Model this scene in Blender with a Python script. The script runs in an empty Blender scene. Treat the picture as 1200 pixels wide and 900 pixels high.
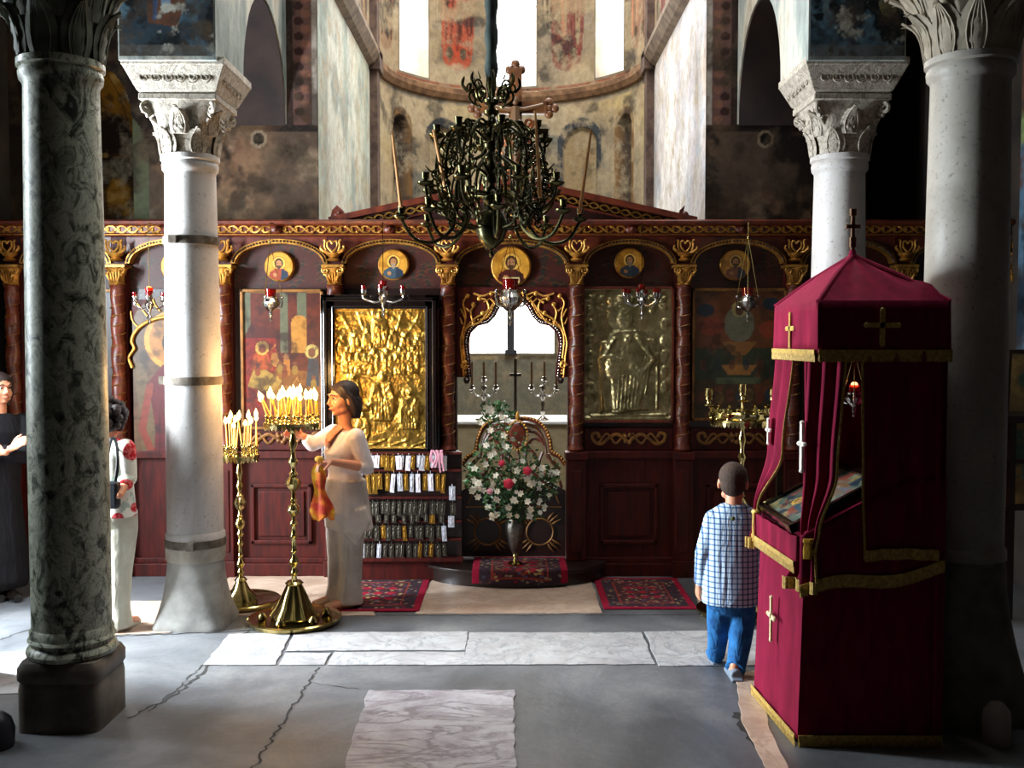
import bpy, math, random
import numpy as np
from mathutils import Vector, Matrix
random.seed(7)
PI = math.pi
F = 1167.0; TH = math.atan(52 / F); CZ = 1.85
col = bpy.context.scene.collection

# ---------------------------------------------------------------- camera model
def ray(px, py):
    u = (px - 600) / F; v = (450 - py) / F
    return Vector((u, math.cos(TH) + v * math.sin(TH), -math.sin(TH) + v * math.cos(TH)))
def P(px, py, D):
    r = ray(px, py); t = D / r.y
    return Vector((r.x * t, D, CZ + r.z * t))
def G(px, py, z=0.0):
    r = ray(px, py); t = (z - CZ) / r.z
    return Vector((r.x * t, r.y * t, z))

# ---------------------------------------------------------------- mesh builder
class MB:
    def __init__(s): s.v = []; s.f = []
    def add(s, vs, fs, M=None):
        o = len(s.v)
        if M is not None: vs = [M @ Vector(p) for p in vs]
        s.v += [tuple(p) for p in vs]; s.f += [tuple(i + o for i in f) for f in fs]
        return s
    def box(s, c, d, M=None, taper=1.0):
        x, y, z = c; a, b, h = d[0] / 2, d[1] / 2, d[2] / 2; t = taper
        vs = [(x-a,y-b,z-h),(x+a,y-b,z-h),(x+a,y+b,z-h),(x-a,y+b,z-h),(x-a*t,y-b*t,z+h),(x+a*t,y-b*t,z+h),(x+a*t,y+b*t,z+h),(x-a*t,y+b*t,z+h)]
        return s.add(vs, [(0,3,2,1),(4,5,6,7),(0,1,5,4),(1,2,6,5),(2,3,7,6),(3,0,4,7)], M)
    def b2(s, x0, x1, y0, y1, z0, z1):
        return s.box(((x0+x1)/2,(y0+y1)/2,(z0+z1)/2),(abs(x1-x0),abs(y1-y0),abs(z1-z0)))
    def lathe(s, prof, seg=24, o=(0,0,0), M=None, rf=None, sq=None):
        vs = []; fs = []; n = len(prof)
        for (r, z) in prof:
            for k in range(seg):
                a = 2*PI*k/seg; rr = r * (rf(a, z) if rf else 1)
                vs.append((o[0]+rr*math.cos(a), o[1]+rr*math.sin(a), o[2]+z))
        for i in range(n-1):
            for k in range(seg):
                k2 = (k+1) % seg
                fs.append((i*seg+k, i*seg+k2, (i+1)*seg+k2, (i+1)*seg+k))
        fs.append(tuple(range(seg))[::-1]); fs.append(tuple((n-1)*seg+k for k in range(seg)))
        return s.add(vs, fs, M)
    def loft(s, rings, cap=True, closed=True):
        vs = []; fs = []; m = len(rings[0])
        for r in rings: vs += list(r)
        for i in range(len(rings)-1):
            for k in range(m if closed else m-1):
                k2 = (k+1) % m
                fs.append((i*m+k, i*m+k2, (i+1)*m+k2, (i+1)*m+k))
        if cap and closed:
            fs.append(tuple(range(m))[::-1]); fs.append(tuple((len(rings)-1)*m+k for k in range(m)))
        return s.add(vs, fs)
    def tube(s, pts, rad, seg=8, M=None, flat=1.0):
        pts = [Vector(p) for p in pts]; n = len(pts)
        if not hasattr(rad, '__len__'): rad = [rad]*n
        rings = []; up = None
        for i, p in enumerate(pts):
            t = (pts[min(i+1,n-1)] - pts[max(i-1,0)])
            if t.length < 1e-9: t = Vector((0,0,1))
            t.normalize()
            if up is None:
                up = Vector((0,1,0)) if abs(t.y) < .9 else Vector((1,0,0))
            a = (up - t*up.dot(t))
            if a.length < 1e-5: a = t.orthogonal()
            a.normalize(); b = t.cross(a); up = a
            rings.append([p + (a*math.cos(2*PI*k/seg)*flat + b*math.sin(2*PI*k/seg))*rad[i] for k in range(seg)])
        if M is not None: rings = [[M @ q for q in r] for r in rings]
        return s.loft(rings)
    def sph(s, c, r, seg=12, M=None):
        if not hasattr(r, '__len__'): r = (r, r, r)
        nz = max(5, seg//2+1); vs = []; fs = []
        for i in range(1, nz):
            ph = PI*i/nz
            for k in range(seg):
                a = 2*PI*k/seg
                vs.append((c[0]+r[0]*math.sin(ph)*math.cos(a), c[1]+r[1]*math.sin(ph)*math.sin(a), c[2]-r[2]*math.cos(ph)))
        b = len(vs); vs.append((c[0],c[1],c[2]-r[2])); vs.append((c[0],c[1],c[2]+r[2]))
        for i in range(nz-2):
            for k in range(seg):
                k2=(k+1)%seg; fs.append((i*seg+k, i*seg+k2, (i+1)*seg+k2, (i+1)*seg+k))
        for k in range(seg):
            fs.append((b, (k+1)%seg, k)); fs.append((b+1, (nz-2)*seg+k, (nz-2)*seg+(k+1)%seg))
        return s.add(vs, fs, M)
    def prism(s, out, a0, a1, ax='y', M=None):
        n = len(out)
        def mk(p, a): return (p[0],a,p[1]) if ax=='y' else ((a,p[0],p[1]) if ax=='x' else (p[0],p[1],a))
        vs = [mk(p,a0) for p in out] + [mk(p,a1) for p in out]
        fs = [tuple(range(n)), tuple(range(n,2*n))[::-1]] + [(i,(i+1)%n,n+(i+1)%n,n+i)[::-1] for i in range(n)]
        return s.add(vs, fs, M)
    def grid(s, fn, nu, nv):
        vs = [fn(i/nu, j/nv) for j in range(nv+1) for i in range(nu+1)]
        fs = [(j*(nu+1)+i, j*(nu+1)+i+1, (j+1)*(nu+1)+i+1, (j+1)*(nu+1)+i) for j in range(nv) for i in range(nu)]
        return s.add(vs, fs)
    def build(s, name, m, parent=None, loc=None, smooth=40, bevel=0, mods=None, recalc=True):
        off = Vector(loc) if loc is not None else Vector((0,0,0))
        if parent is not None:
            p = parent; off = off + Vector((0,0,0)); w = Vector((0,0,0))
            while p is not None: w = w + p.location; p = p.parent
            base = w + off
        else: base = off
        me = bpy.data.meshes.new(name)
        me.from_pydata([(v[0]-base[0], v[1]-base[1], v[2]-base[2]) for v in s.v], [], s.f)
        if recalc:
            import bmesh
            bm = bmesh.new(); bm.from_mesh(me); bmesh.ops.recalc_face_normals(bm, faces=bm.faces); bm.to_mesh(me); bm.free()
        if smooth:
            me.polygons.foreach_set('use_smooth', [True]*len(me.polygons)); me.set_sharp_from_angle(angle=math.radians(smooth))
        me.materials.append(m)
        o = bpy.data.objects.new(name, me); col.objects.link(o)
        o.location = off
        if parent is not None: o.parent = parent
        if bevel:
            b = o.modifiers.new('bev', 'BEVEL'); b.width = bevel; b.segments = 2; b.limit_method = 'ANGLE'
        if mods: mods(o)
        return o

def thing(name, label, cat, loc=(0,0,0), rz=0, group=None):
    o = bpy.data.objects.new(name, None); col.objects.link(o)
    o.location = loc; o.rotation_euler = (0,0,rz); o.empty_display_size = .1
    o['label'] = label; o['category'] = cat
    if group: o['group'] = group
    return o
def tag(o, label, cat, group=None, kind=None):
    o['label'] = label; o['category'] = cat
    if group: o['group'] = group
    if kind: o['kind'] = kind
    return o
def struct(o): o['kind'] = 'structure'; return o
def kids(o): return [c for c in bpy.data.objects if c.parent == o]
def dup(root, loc=None, rot=None, scale=None, label=None, group=None, mat=None):
    def cp(o, par):
        c = o.copy(); col.objects.link(c)
        if par is not None: c.parent = par
        for ch in kids(o): cp(ch, c)
        return c
    r = cp(root, None)
    if loc is not None: r.location = loc
    if rot is not None: r.rotation_euler = rot
    if scale is not None: r.scale = scale if hasattr(scale,'__len__') else (scale,)*3
    if label: r['label'] = label
    if group: r['group'] = group
    return r

def spiral(cx, cz, r0, r1, a0, turns, n=26, y=0.0):
    out = []
    for i in range(n+1):
        t = i/n; r = r0 + (r1-r0)*t; a = a0 + turns*2*PI*t
        out.append((cx + r*math.cos(a), y, cz + r*math.sin(a)))
    return out
def bez(p0, p1, p2, p3, n=14):
    p0,p1,p2,p3 = map(Vector,(p0,p1,p2,p3)); out=[]
    for i in range(n+1):
        t=i/n; u=1-t; out.append(p0*u**3+p1*3*u*u*t+p2*3*u*t*t+p3*t**3)
    return out
def crom(pts, n=6):
    pts=[Vector(p) for p in pts]; q=[pts[0]]+pts+[pts[-1]]; out=[]
    for i in range(1,len(q)-2):
        for k in range(n):
            t=k/n; a,b,c,d=q[i-1],q[i],q[i+1],q[i+2]
            out.append(.5*((2*b)+(c-a)*t+(2*a-5*b+4*c-d)*t*t+(3*b-a-3*c+d)*t**3))
    out.append(pts[-1]); return out

# ---------------------------------------------------------------- colour + materials
def sl(c):
    return tuple((x/12.92 if x <= .04045 else ((x+.055)/1.055)**2.4) for x in c)
def hx(h): return sl(tuple(int(h[i:i+2],16)/255 for i in (0,2,4)))
class N:
    def __init__(s, name):
        s.m = bpy.data.materials.new(name); s.m.use_nodes = True; s.t = s.m.node_tree; s.n = s.t.nodes; s.l = s.t.links
        s.b = s.n['Principled BSDF']
        s.co = s.n.new('ShaderNodeTexCoord').outputs['Object']
    def link(s, a, b): s.l.new(a, b)
    def noise(s, scale, detail=6, rough=.55, stretch=None, dist=0):
        x = s.n.new('ShaderNodeTexNoise'); x.inputs['Scale'].default_value = scale; x.inputs['Detail'].default_value = detail
        x.inputs['Roughness'].default_value = rough; x.inputs['Distortion'].default_value = dist
        v = s.co
        if stretch:
            mp = s.n.new('ShaderNodeMapping'); mp.inputs['Scale'].default_value = stretch; s.link(v, mp.inputs[0]); v = mp.outputs[0]
        s.link(v, x.inputs['Vector']); return x.outputs['Fac']
    def ramp(s, fac, stops):
        r = s.n.new('ShaderNodeValToRGB'); e = r.color_ramp.elements
        while len(e) < len(stops): e.new(.5)
        for i, (p, c) in enumerate(stops): e[i].position = p; e[i].color = (*c, 1) if len(c) == 3 else c
        s.link(fac, r.inputs[0]); return r.outputs[0]
    def mix(s, fac, a, b, mode='MIX'):
        x = s.n.new('ShaderNodeMix'); x.data_type = 'RGBA'; x.blend_type = mode
        for sock, val in ((x.inputs[0], fac), (x.inputs[6], a), (x.inputs[7], b)):
            if hasattr(val, 'is_output'): s.link(val, sock)
            elif hasattr(val, '__len__'): sock.default_value = (*val, 1)[:4]
            else: sock.default_value = val
        return x.outputs[2]
    def bump(s, fac, st=.3, d=.01):
        b = s.n.new('ShaderNodeBump'); b.inputs['Strength'].default_value = st; b.inputs['Distance'].default_value = d
        s.link(fac, b.inputs['Height']); s.link(b.outputs[0], s.b.inputs['Normal'])
    def set(s, color=None, rough=None, metal=None, **k):
        for nm, v in (('Base Color', color), ('Roughness', rough), ('Metallic', metal)):
            if v is None: continue
            if hasattr(v, 'is_output'): s.link(v, s.b.inputs[nm])
            elif hasattr(v, '__len__'): s.b.inputs[nm].default_value = (*v, 1)
            else: s.b.inputs[nm].default_value = v
        for kk, v in k.items():
            sock = s.b.inputs[kk.replace('_', ' ')]
            sock.default_value = (*v, 1) if hasattr(v, '__len__') else v
        return s
def mat(name, c, rough=.5, metal=0, c2=None, ns=6, bump=0, bs=40, stretch=None, **k):
    n = N(name); cc = c
    if c2 is not None: cc = n.ramp(n.noise(ns, 5, stretch=stretch), [(.35, c), (.65, c2)])
    n.set(cc, rough, metal, **k)
    if bump: n.bump(n.noise(bs, 4, stretch=stretch), bump, .004)
    return n.m
def marble(name, base, vein, spot, sc=3, rough=.35, thr=(.47,.5,.53), bump=.15, stretch=None):
    n = N(name)
    a = n.noise(sc, 8, .6, dist=1.6, stretch=stretch)
    v = n.ramp(a, [(thr[0], (0,0,0)), (thr[1], (1,1,1)), (thr[2], (0,0,0))])
    b = n.ramp(n.noise(sc*2.3, 7, .65), [(.38, base), (.68, spot)])
    n.set(n.mix(v, b, vein), rough); n.bump(n.noise(sc*9, 6), bump, .006)
    return n.m
def painted(name, rough=.7, wear=None, wamt=.35, ws=6, metal=0, bump=.2, bs=30, spec=.4, fade=None):
    n = N(name); at = n.n.new('ShaderNodeAttribute'); at.attribute_name = 'Col'; c = at.outputs['Color']
    if wear is not None:
        w = n.ramp(n.noise(ws, 9, .68), [(.5-.0, (0,0,0)), (.5+.5*(1-wamt)*.4+.02, (1,1,1))])
        c = n.mix(w, c, wear)
    c = n.mix(.55, c, n.ramp(n.noise(ws*3.3, 6, .7), [(.3, (.35,.34,.33)), (.62, (1,1,1))]), 'MULTIPLY')
    n.set(c, rough, metal, Specular_IOR_Level=spec); n.bump(n.noise(bs, 5), bump, .005)
    return n.m

# ---------------------------------------------------------------- painting canvas (numpy)
def vnoise(h, w, cells, seed, octs=4, asp=1.0):
    rng = np.random.RandomState(seed); out = np.zeros((h, w)); amp = 1; tot = 0
    for o in range(octs):
        cx = max(2, int(cells*2**o)); cy = max(2, int(cells*asp*2**o)); g = rng.rand(cy+2, cx+2)
        ys = np.linspace(0, cy, h, endpoint=False); xs = np.linspace(0, cx, w, endpoint=False)
        yi = ys.astype(int); xi = xs.astype(int); fy = (ys-yi)[:,None]; fx = (xs-xi)[None,:]
        fy = fy*fy*(3-2*fy); fx = fx*fx*(3-2*fx)
        v = (g[yi][:,xi]*(1-fx)+g[yi][:,xi+1]*fx)*(1-fy)+(g[yi+1][:,xi]*(1-fx)+g[yi+1][:,xi+1]*fx)*fy
        out += v*amp; tot += amp; amp *= .55
    return out/tot
class Cv:
    """colour + height canvas, x in 0..1, y in 0..asp (up)"""
    def __init__(s, w, asp, bg='806040'):
        s.w = w; s.h = int(w*asp); s.asp = asp
        s.a = np.ones((s.h+1, s.w+1, 3))*np.array(hx(bg)); s.z = np.zeros((s.h+1, s.w+1))
        s.X, s.Y = np.meshgrid(np.linspace(0,1,s.w+1), np.linspace(0,asp,s.h+1))
    def put(s, m, c, hgt=None, dome=None):
        if c is not None:
            c = np.array(hx(c)); s.a = s.a*(1-m[...,None]) + c*m[...,None]
        if hgt is not None:
            hh = hgt if dome is None else hgt*dome
            s.z = np.maximum(s.z, np.where(m > .5, hh, 0)) if hgt > 0 else np.where(m > .5, s.z+hgt, s.z)
    def ell(s, cx, cy, rx, ry, c=None, hgt=None, rot=0, al=1):
        dx = s.X-cx; dy = s.Y-cy; ca, sa = math.cos(rot), math.sin(rot)
        q = ((dx*ca+dy*sa)/rx)**2 + ((-dx*sa+dy*ca)/ry)**2
        s.put((q < 1)*float(al), c, hgt, np.sqrt(np.clip(1-q, 0, 1)))
    def ring(s, cx, cy, r, w, c=None, hgt=None, ry=None):
        q = np.sqrt((s.X-cx)**2 + ((s.Y-cy)*(r/(ry or r)))**2); s.put((abs(q-r) < w/2)*1.0, c, hgt)
    def poly(s, pts, c=None, hgt=None, al=1):
        m = np.zeros_like(s.X, bool); n = len(pts)
        for i in range(n):
            x0, y0 = pts[i]; x1, y1 = pts[(i+1) % n]
            if y0 == y1: continue
            cond = ((y0 > s.Y) != (y1 > s.Y)) & (s.X < (x1-x0)*(s.Y-y0)/(y1-y0)+x0)
            m ^= cond
        s.put(m*float(al), c, hgt)
    def rect(s, x0, y0, x1, y1, c=None, hgt=None, al=1): s.poly([(x0,y0),(x1,y0),(x1,y1),(x0,y1)], c, hgt, al)
    def line(s, pts, w, c=None, hgt=None, al=1):
        for (x0,y0),(x1,y1) in zip(pts[:-1], pts[1:]):
            dx, dy = x1-x0, y1-y0; L = dx*dx+dy*dy+1e-12
            t = np.clip(((s.X-x0)*dx+(s.Y-y0)*dy)/L, 0, 1)
            d = np.hypot(s.X-x0-t*dx, s.Y-y0-t*dy)
            s.put((d < w/2)*float(al), c, hgt, np.sqrt(np.clip(1-(d/(w/2))**2, 0, 1)))
    def mottle(s, c, cells=5, lo=.5, hi=.62, seed=1, al=1, octs=5):
        n = vnoise(s.h+1, s.w+1, cells, seed, octs, s.asp); m = np.clip((n-lo)/(hi-lo), 0, 1)*al
        c = np.array(hx(c)); s.a = s.a*(1-m[...,None]) + c*m[...,None]
    def saint(s, x, y, k, robe='7a2a22', cloak='39465a', skin='b98a5c', halo='d2a845', hgt=None):
        H = hgt
        s.poly([(x-.16*k,y),(x+.16*k,y),(x+.2*k,y+.45*k),(x+.13*k,y+.68*k),(x-.13*k,y+.68*k),(x-.2*k,y+.45*k)], robe, H and H*.45)
        s.poly([(x-.2*k,y+.05*k),(x-.02*k,y),(x+.02*k,y+.4*k),(x-.06*k,y+.68*k),(x-.15*k,y+.66*k),(x-.22*k,y+.4*k)], cloak, H and H*.6)
        s.poly([(x+.2*k,y+.12*k),(x+.1*k,y+.1*k),(x+.04*k,y+.5*k),(x+.14*k,y+.66*k),(x+.22*k,y+.42*k)], cloak, H and H*.6)
        for q in range(5):
            s.line([(x+(-.14+.07*q)*k, y+.02*k),(x+(-.08+.04*q)*k, y+.4*k)], .014*k, None if H else '2c1a14', H and H*.85, .6)
        s.ell(x, y+.8*k, .16*k, .16*k, halo, H and H*.3); 
        if not H: s.ring(x, y+.8*k, .16*k, .015*k, '5a3010')
        s.ell(x, y+.79*k, .085*k, .105*k, '3a2214', H and H*.8); s.ell(x, y+.78*k, .06*k, .08*k, skin, H and H)
        s.ell(x-.05*k, y+.47*k, .035*k, .03*k, skin, H and H*.9); s.ell(x+.06*k, y+.4*k, .035*k, .03*k, skin, H and H*.9)
    def mesh(s, name, m, fn, parent=None, mask=None, loc=None, flip=False, smooth=True):
        h1, w1 = s.h+1, s.w+1
        pos = [fn(u, v, z) for u, v, z in zip(s.X.ravel(), (s.Y/s.asp).ravel(), s.z.ravel())]
        idx = np.arange(h1*w1).reshape(h1, w1)
        q = np.stack([idx[:-1,:-1], idx[:-1,1:], idx[1:,1:], idx[1:,:-1]], -1).reshape(-1, 4)
        if mask is not None:
            cx = (s.X[:-1,:-1]+s.X[1:,1:])/2; cy = (s.Y[:-1,:-1]+s.Y[1:,1:])/2
            q = q[mask(cx, cy).ravel()]
        if flip: q = q[:, ::-1]
        used = np.unique(q); rm = -np.ones(h1*w1, int); rm[used] = np.arange(len(used))
        mb = MB(); mb.v = [tuple(pos[i]) for i in used]; mb.f = [tuple(r) for r in rm[q].tolist()]
        o = mb.build(name, m, parent, loc=loc, smooth=0, recalc=False)
        me = o.data
        if smooth: me.polygons.foreach_set('use_smooth', [True]*len(me.polygons))
        at = me.color_attributes.new('Col', 'FLOAT_COLOR', 'POINT')
        cc = np.ones((len(used), 4)); cc[:, :3] = s.a.reshape(-1, 3)[used]
        at.data.foreach_set('color', cc.ravel())
        return o
def panel_fn(x0, x1, z0, z1, y, d=1.0):
    return lambda u, v, h: (x0+(x1-x0)*u, y-h*d, z0+(z1-z0)*v)

# shared materials
WOOD = mat('red_brown_wood', hx('2b0805'), .5, c2=hx('480f07'), ns=5, Specular_IOR_Level=.25, bump=.25, bs=60, stretch=(6,6,.7))
WOODD = mat('dark_wood', hx('180a07'), .35, c2=hx('240e09'), ns=4, bump=.15, bs=50)
WOODR = mat('carved_red_wood', hx('421509'), .4, c2=hx('662811'), ns=14, bump=.3, bs=60)
BLACKW = mat('black_lacquer', hx('120c0a'), .16, Coat_Weight=.5)
GOLD = mat('gilded_wood', hx('8a5c24'), .42, .65, c2=hx('c08c3c'), ns=18, bump=.4, bs=90)
GOLDD = mat('dull_gilding', hx('5a3814'), .5, .4, c2=hx('875a24'), ns=12, bump=.4, bs=80)
BRASS = mat('brass', hx('c4b078'), .17, 1, c2=hx('9a8a50'), ns=10)
BRASSD = mat('dark_bronze', hx('4a4426'), .27, .95, c2=hx('2a2a1a'), ns=14)
SILVER = mat('silver', hx('c9c6c0'), .2, 1, c2=hx('96928c'), ns=20, bump=.2, bs=120)
RELG = mat('repousse_gilt', hx('8c6a2a'), .33, .9, c2=hx('c09a48'), ns=9, bump=.5, bs=70)
RELS = mat('repousse_silver_gilt', hx('6f6746'), .36, .85, c2=hx('a0936a'), ns=8, bump=.5, bs=70)
REDG = mat('red_glass', hx('8c0c08'), .08, Transmission_Weight=.5)
def emis(name, c, st, base=(0,0,0)):
    n = N(name); n.set(base, .6); n.b.inputs['Emission Color'].default_value = (*c, 1); n.b.inputs['Emission Strength'].default_value = st
    n.m.cycles.emission_sampling = 'NONE'; return n.m
FLAME = emis('flame', (1, .66, .2), 7)
WAX = mat('beeswax', hx('e0a838'), .45, Subsurface_Weight=.3)
n_ = N('beeswax_glow'); n_.set(hx('e6ac3c'), .45); WAX = n_.m; WAX.node_tree.nodes['Principled BSDF'].inputs['Subsurface Weight'].default_value = .4
WAX.node_tree.nodes['Principled BSDF'].inputs['Subsurface Radius'].default_value = (.02,.012,.004)
# ================================================================ SETTING
FRESCO = painted('fresco', .8, wear=hx('a89a80'), wamt=.25, ws=4, bump=.3, bs=14, spec=.2)
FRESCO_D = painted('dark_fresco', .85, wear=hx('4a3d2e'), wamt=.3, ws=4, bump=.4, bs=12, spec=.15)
PLASTER = mat('old_plaster', hx('8d8371'), .85, c2=hx('6a6152'), ns=3, bump=.4, bs=10)
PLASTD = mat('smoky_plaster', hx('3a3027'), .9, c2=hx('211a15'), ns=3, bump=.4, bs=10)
def softstone(name, a, b, c, spk, sc, st=None):
    n = N(name); k = n.ramp(n.noise(sc, 8, .62, dist=.7, stretch=st), [(.32,c),(.5,a),(.68,b)])
    k = n.mix(n.ramp(n.noise(46, 3, .6), [(.60,(0,0,0)),(.70,(.7,.7,.7))]), k, spk)
    n.set(k, n.ramp(n.noise(3,4),[(.3,(.42,.42,.42)),(.7,(.62,.62,.62))])); n.bump(n.noise(16, 8, .6), .35, .006); return n.m
STONEC = softstone('column_marble_white', hx('b9b3ae'), hx('c9c4c0'), hx('9f9892'), hx('85796d'), 2.2, (1,1,.6))
def green():
    n = N('column_marble_green')
    k = n.ramp(n.noise(11, 9, .7, dist=1.3, stretch=(1.2,1.2,.8)), [(.39,hx('1c2018')),(.45,hx('6c715f')),(.54,hx('b3b5a2')),(.7,hx('80856f'))])
    k = n.mix(n.ramp(n.noise(2.2, 6, .6, dist=.8), [(.5,(0,0,0)),(.62,(.6,.6,.6))]), k, hx('a3a595'))
    k = n.mix(n.ramp(n.noise(3.1, 7, .7, dist=2), [(.49,(0,0,0)),(.5,(.8,.8,.8)),(.515,(0,0,0))]), k, hx('12140f'))
    n.set(k, .4); n.bump(n.noise(20, 6), .15, .004); return n.m
STONEG = green()
STONER = softstone('column_marble_grey', hx('a39d92'), hx('b5afa5'), hx('8b8479'), hx('6f675c'), 1.7)
STONEB = mat('weathered_grey_stone', hx('77746e'), .7, c2=hx('54514c'), ns=7, bump=.6, bs=22)

# ---- floor
def floor_mat():
    n = N('worn_floor')
    c = n.ramp(n.noise(1.1, 7, .6, dist=.6), [(.32, hx('38393c')), (.5, hx('5c5d60')), (.7, hx('7b7a79'))])
    c = n.mix(n.ramp(n.noise(30, 6, .7), [(.45,(0,0,0)),(.75,(.5,.5,.5))]), c, hx('4b4a45'))
    r = n.ramp(n.noise(2.3, 6), [(.3,(.3,.3,.3)),(.7,(.5,.5,.5))])
    n.set(c, r); n.bump(n.noise(14, 9, .65), .45, .007); return n.m
FLOORM = floor_mat()
fl = MB(); fl.b2(-7, 7, -3.5, 13.6, -.1, 0); struct(fl.build('floor', FLOORM, smooth=0))
SLABW = marble('white_marble_slab', hx('b0afae'), hx('858688'), hx('9a9494'), sc=3.2, rough=.33, thr=(.47,.5,.53), bump=.5)
SLABP = marble('pinkish_marble_slab', hx('c2ab98'), hx('a48b76'), hx('a08572'), sc=2.4, rough=.35, bump=.4)
SLABV = marble('veined_marble_slab', hx('a5a0a2'), hx('6c6468'), hx('857c80'), sc=2.6, rough=.3, thr=(.45,.5,.55), bump=.9, stretch=(.7,1.6,1))
CRACK = mat('dark_joint', hx('1c1a17'), .8)
def slab(pts, name, m, h=.006, rag=.006, seed=1):
    g = [G(*p) for p in pts]; out = []; rnd = random.Random(seed)
    for a, b in zip(g, g[1:]+g[:1]):
        k = max(2, int((b-a).length/.06))
        for i in range(k):
            q = a.lerp(b, i/k)
            if i: q = q + Vector((rnd.uniform(-rag, rag), rnd.uniform(-rag, rag), 0))
            out.append((q.x, q.y))
    mb = MB(); mb.prism(out, .0005, h, 'z'); return struct(mb.build(name, m, smooth=0, bevel=.002))
slab([(268,744),(341,742),(323,780),(238,780)], 'floor_slab', SLABW, seed=1)
slab([(345,742),(548,741),(545,763),(392,763),(335,764)], 'floor_slab', SLABW, seed=2)
slab([(334,766),(388,766),(380,780),(327,780)], 'floor_slab', SLABW, seed=3)
slab([(392,765),(545,765),(543,780),(384,780)], 'floor_slab', SLABW, seed=4)
slab([(550,742),(752,742),(768,779),(543,780)], 'floor_slab', SLABW, seed=5)
slab([(755,741),(905,739),(912,780),(772,781)], 'floor_slab', SLABW, seed=6)
slab([(432,810),(603,810),(604,1010),(372,1010)], 'floor_slab', SLABV, h=.008, rag=.01, seed=7)
slab([(508,676),(560,688),(640,688),(692,678),(706,719),(486,720)], 'floor_slab', SLABP, seed=8)
slab([(270,676),(425,676),(440,722),(362,722),(225,722)], 'floor_slab', SLABP, seed=9)
slab([(-40,768),(30,764),(36,812),(-40,818)], 'floor_slab', SLABW, seed=10)
slab([(150,705),(215,705),(200,742),(128,745)], 'floor_slab', SLABP, seed=12)
slab([(812,676),(1010,676),(1040,722),(822,722)], 'floor_slab', SLABP, seed=11)
slab([(862,790),(890,786),(900,850),(925,905),(900,905),(868,842)], 'floor_slab', SLABP, seed=13)
def crack(pts, w, name='floor_joint', seed=3):
    rnd = random.Random(seed); g = [G(*p) for p in pts]; L = []
    for a, b in zip(g[:-1], g[1:]):
        k = max(2, int((b-a).length/.03))
        L += [a.lerp(b, i/k) for i in range(k)]
    L.append(g[-1]); A = []; B = []
    for i, q in enumerate(L):
        d = (L[min(i+1,len(L)-1)]-L[max(i-1,0)]).normalized(); nn = Vector((-d.y, d.x, 0))
        ww = w*rnd.uniform(.3, 1.3); j = nn*rnd.uniform(-.012,.012)
        A.append(q+j+nn*ww); B.append(q+j-nn*ww)
    vs = [(q.x,q.y,.0022) for q in A]+[(q.x,q.y,.0022) for q in B]; n = len(A)
    vs += [(x,y,.0) for x,y,z in vs]
    fs = [(i,i+1,n+i+1,n+i) for i in range(n-1)]
    mb = MB(); mb.add(vs, fs); struct(mb.build(name, CRACK, smooth=0))
crack([(292,740),(268,752),(235,790),(205,815),(150,842)], .009)
crack([(250,770),(215,800),(176,834)], .005, seed=5)
crack([(374,782),(352,815),(330,848),(296,902),(262,960)], .006)
crack([(364,800),(420,808)], .003)
crack([(862,835),(880,862),(905,890),(930,925)], .028)
crack([(130,746),(205,743),(262,741),(300,739)], .008)
crack([(0,750),(20,742),(35,738)], .006)
crack([(320,721),(480,721.5),(700,721),(905,720)], .004)
crack([(690,702),(694,720)], .005)
for q in range(5):
    crack([(445+q*33, 812+q*6),(452+q*29, 845+q*4),(440+q*34, 880)], .0018, seed=20+q)

# ---- shell walls
def box_wall(name, boxes, m=PLASTER):
    mb = MB()
    for b in boxes: mb.b2(*b)
    return struct(mb.build(name, m, smooth=0))
TOP = 7.6
box_wall('wall_left', [(-4.35,-4.0,-3.5,4.8,0,TOP),(-4.35,-4.0,4.8,5.15,0,1.2),(-4.35,-4.0,4.8,5.15,4.0,TOP),(-4.35,-4.0,5.15,5.45,0,TOP),(-4.35,-4.0,6.2,11.5,0,TOP),(-4.35,-4.0,5.45,6.2,3.0,TOP)], PLASTD)  # the tall slit is an added opening that lets the rim light in
box_wall('wall_left_added_pier', [(-4.0,-2.85,5.2,5.45,0,TOP)], PLASTD)  # unseen pier, added to throw the floor shadow at lower left
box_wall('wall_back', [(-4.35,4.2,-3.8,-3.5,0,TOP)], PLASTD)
box_wall('ceiling', [(-7,-1.3,-3.8,13.6,TOP,TOP+.3),(1.3,7,-3.8,13.6,TOP,TOP+.3),(-1.3,1.3,-3.8,4.6,TOP,TOP+.3),(-1.3,1.3,7.2,13.6,TOP,TOP+.3)])

# ---- east wall (iconostasis stands before it)
def archpts(c, r, z0, hz, n=16):          # right->left over the top, semi-ellipse
    return [(c+r*math.cos(PI*k/n), z0+hz*math.sin(PI*k/n)) for k in range(n+1)]
EW = MB()
EW.prism([(-4.0,0),(-3.9,0)]+archpts(-3.46,.44,3.6,.5)[::-1][0:0]+[(-3.9,3.6)]+archpts(-3.46,.44,3.6,.5)[::-1]+[(-3.02,0),(-1.58,0),(-1.58,TOP),(-4.0,TOP)], 8.015, 8.4)
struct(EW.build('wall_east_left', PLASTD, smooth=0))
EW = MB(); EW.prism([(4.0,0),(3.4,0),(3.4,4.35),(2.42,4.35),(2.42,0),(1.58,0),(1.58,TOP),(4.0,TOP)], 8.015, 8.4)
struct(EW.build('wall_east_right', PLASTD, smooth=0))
box_wall('wall_chapel_right', [(2.2,2.42,8.4,11.0,0,5),(3.4,4.2,8.4,11.0,0,5),(2.2,4.2,11.0,11.2,0,5),(2.2,4.2,8.4,11.2,4.6,5)], mat('unlit_black_plaster', hx('15100d'), .95))  # near-black colour stands in for the lack of light inside this opening
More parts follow.
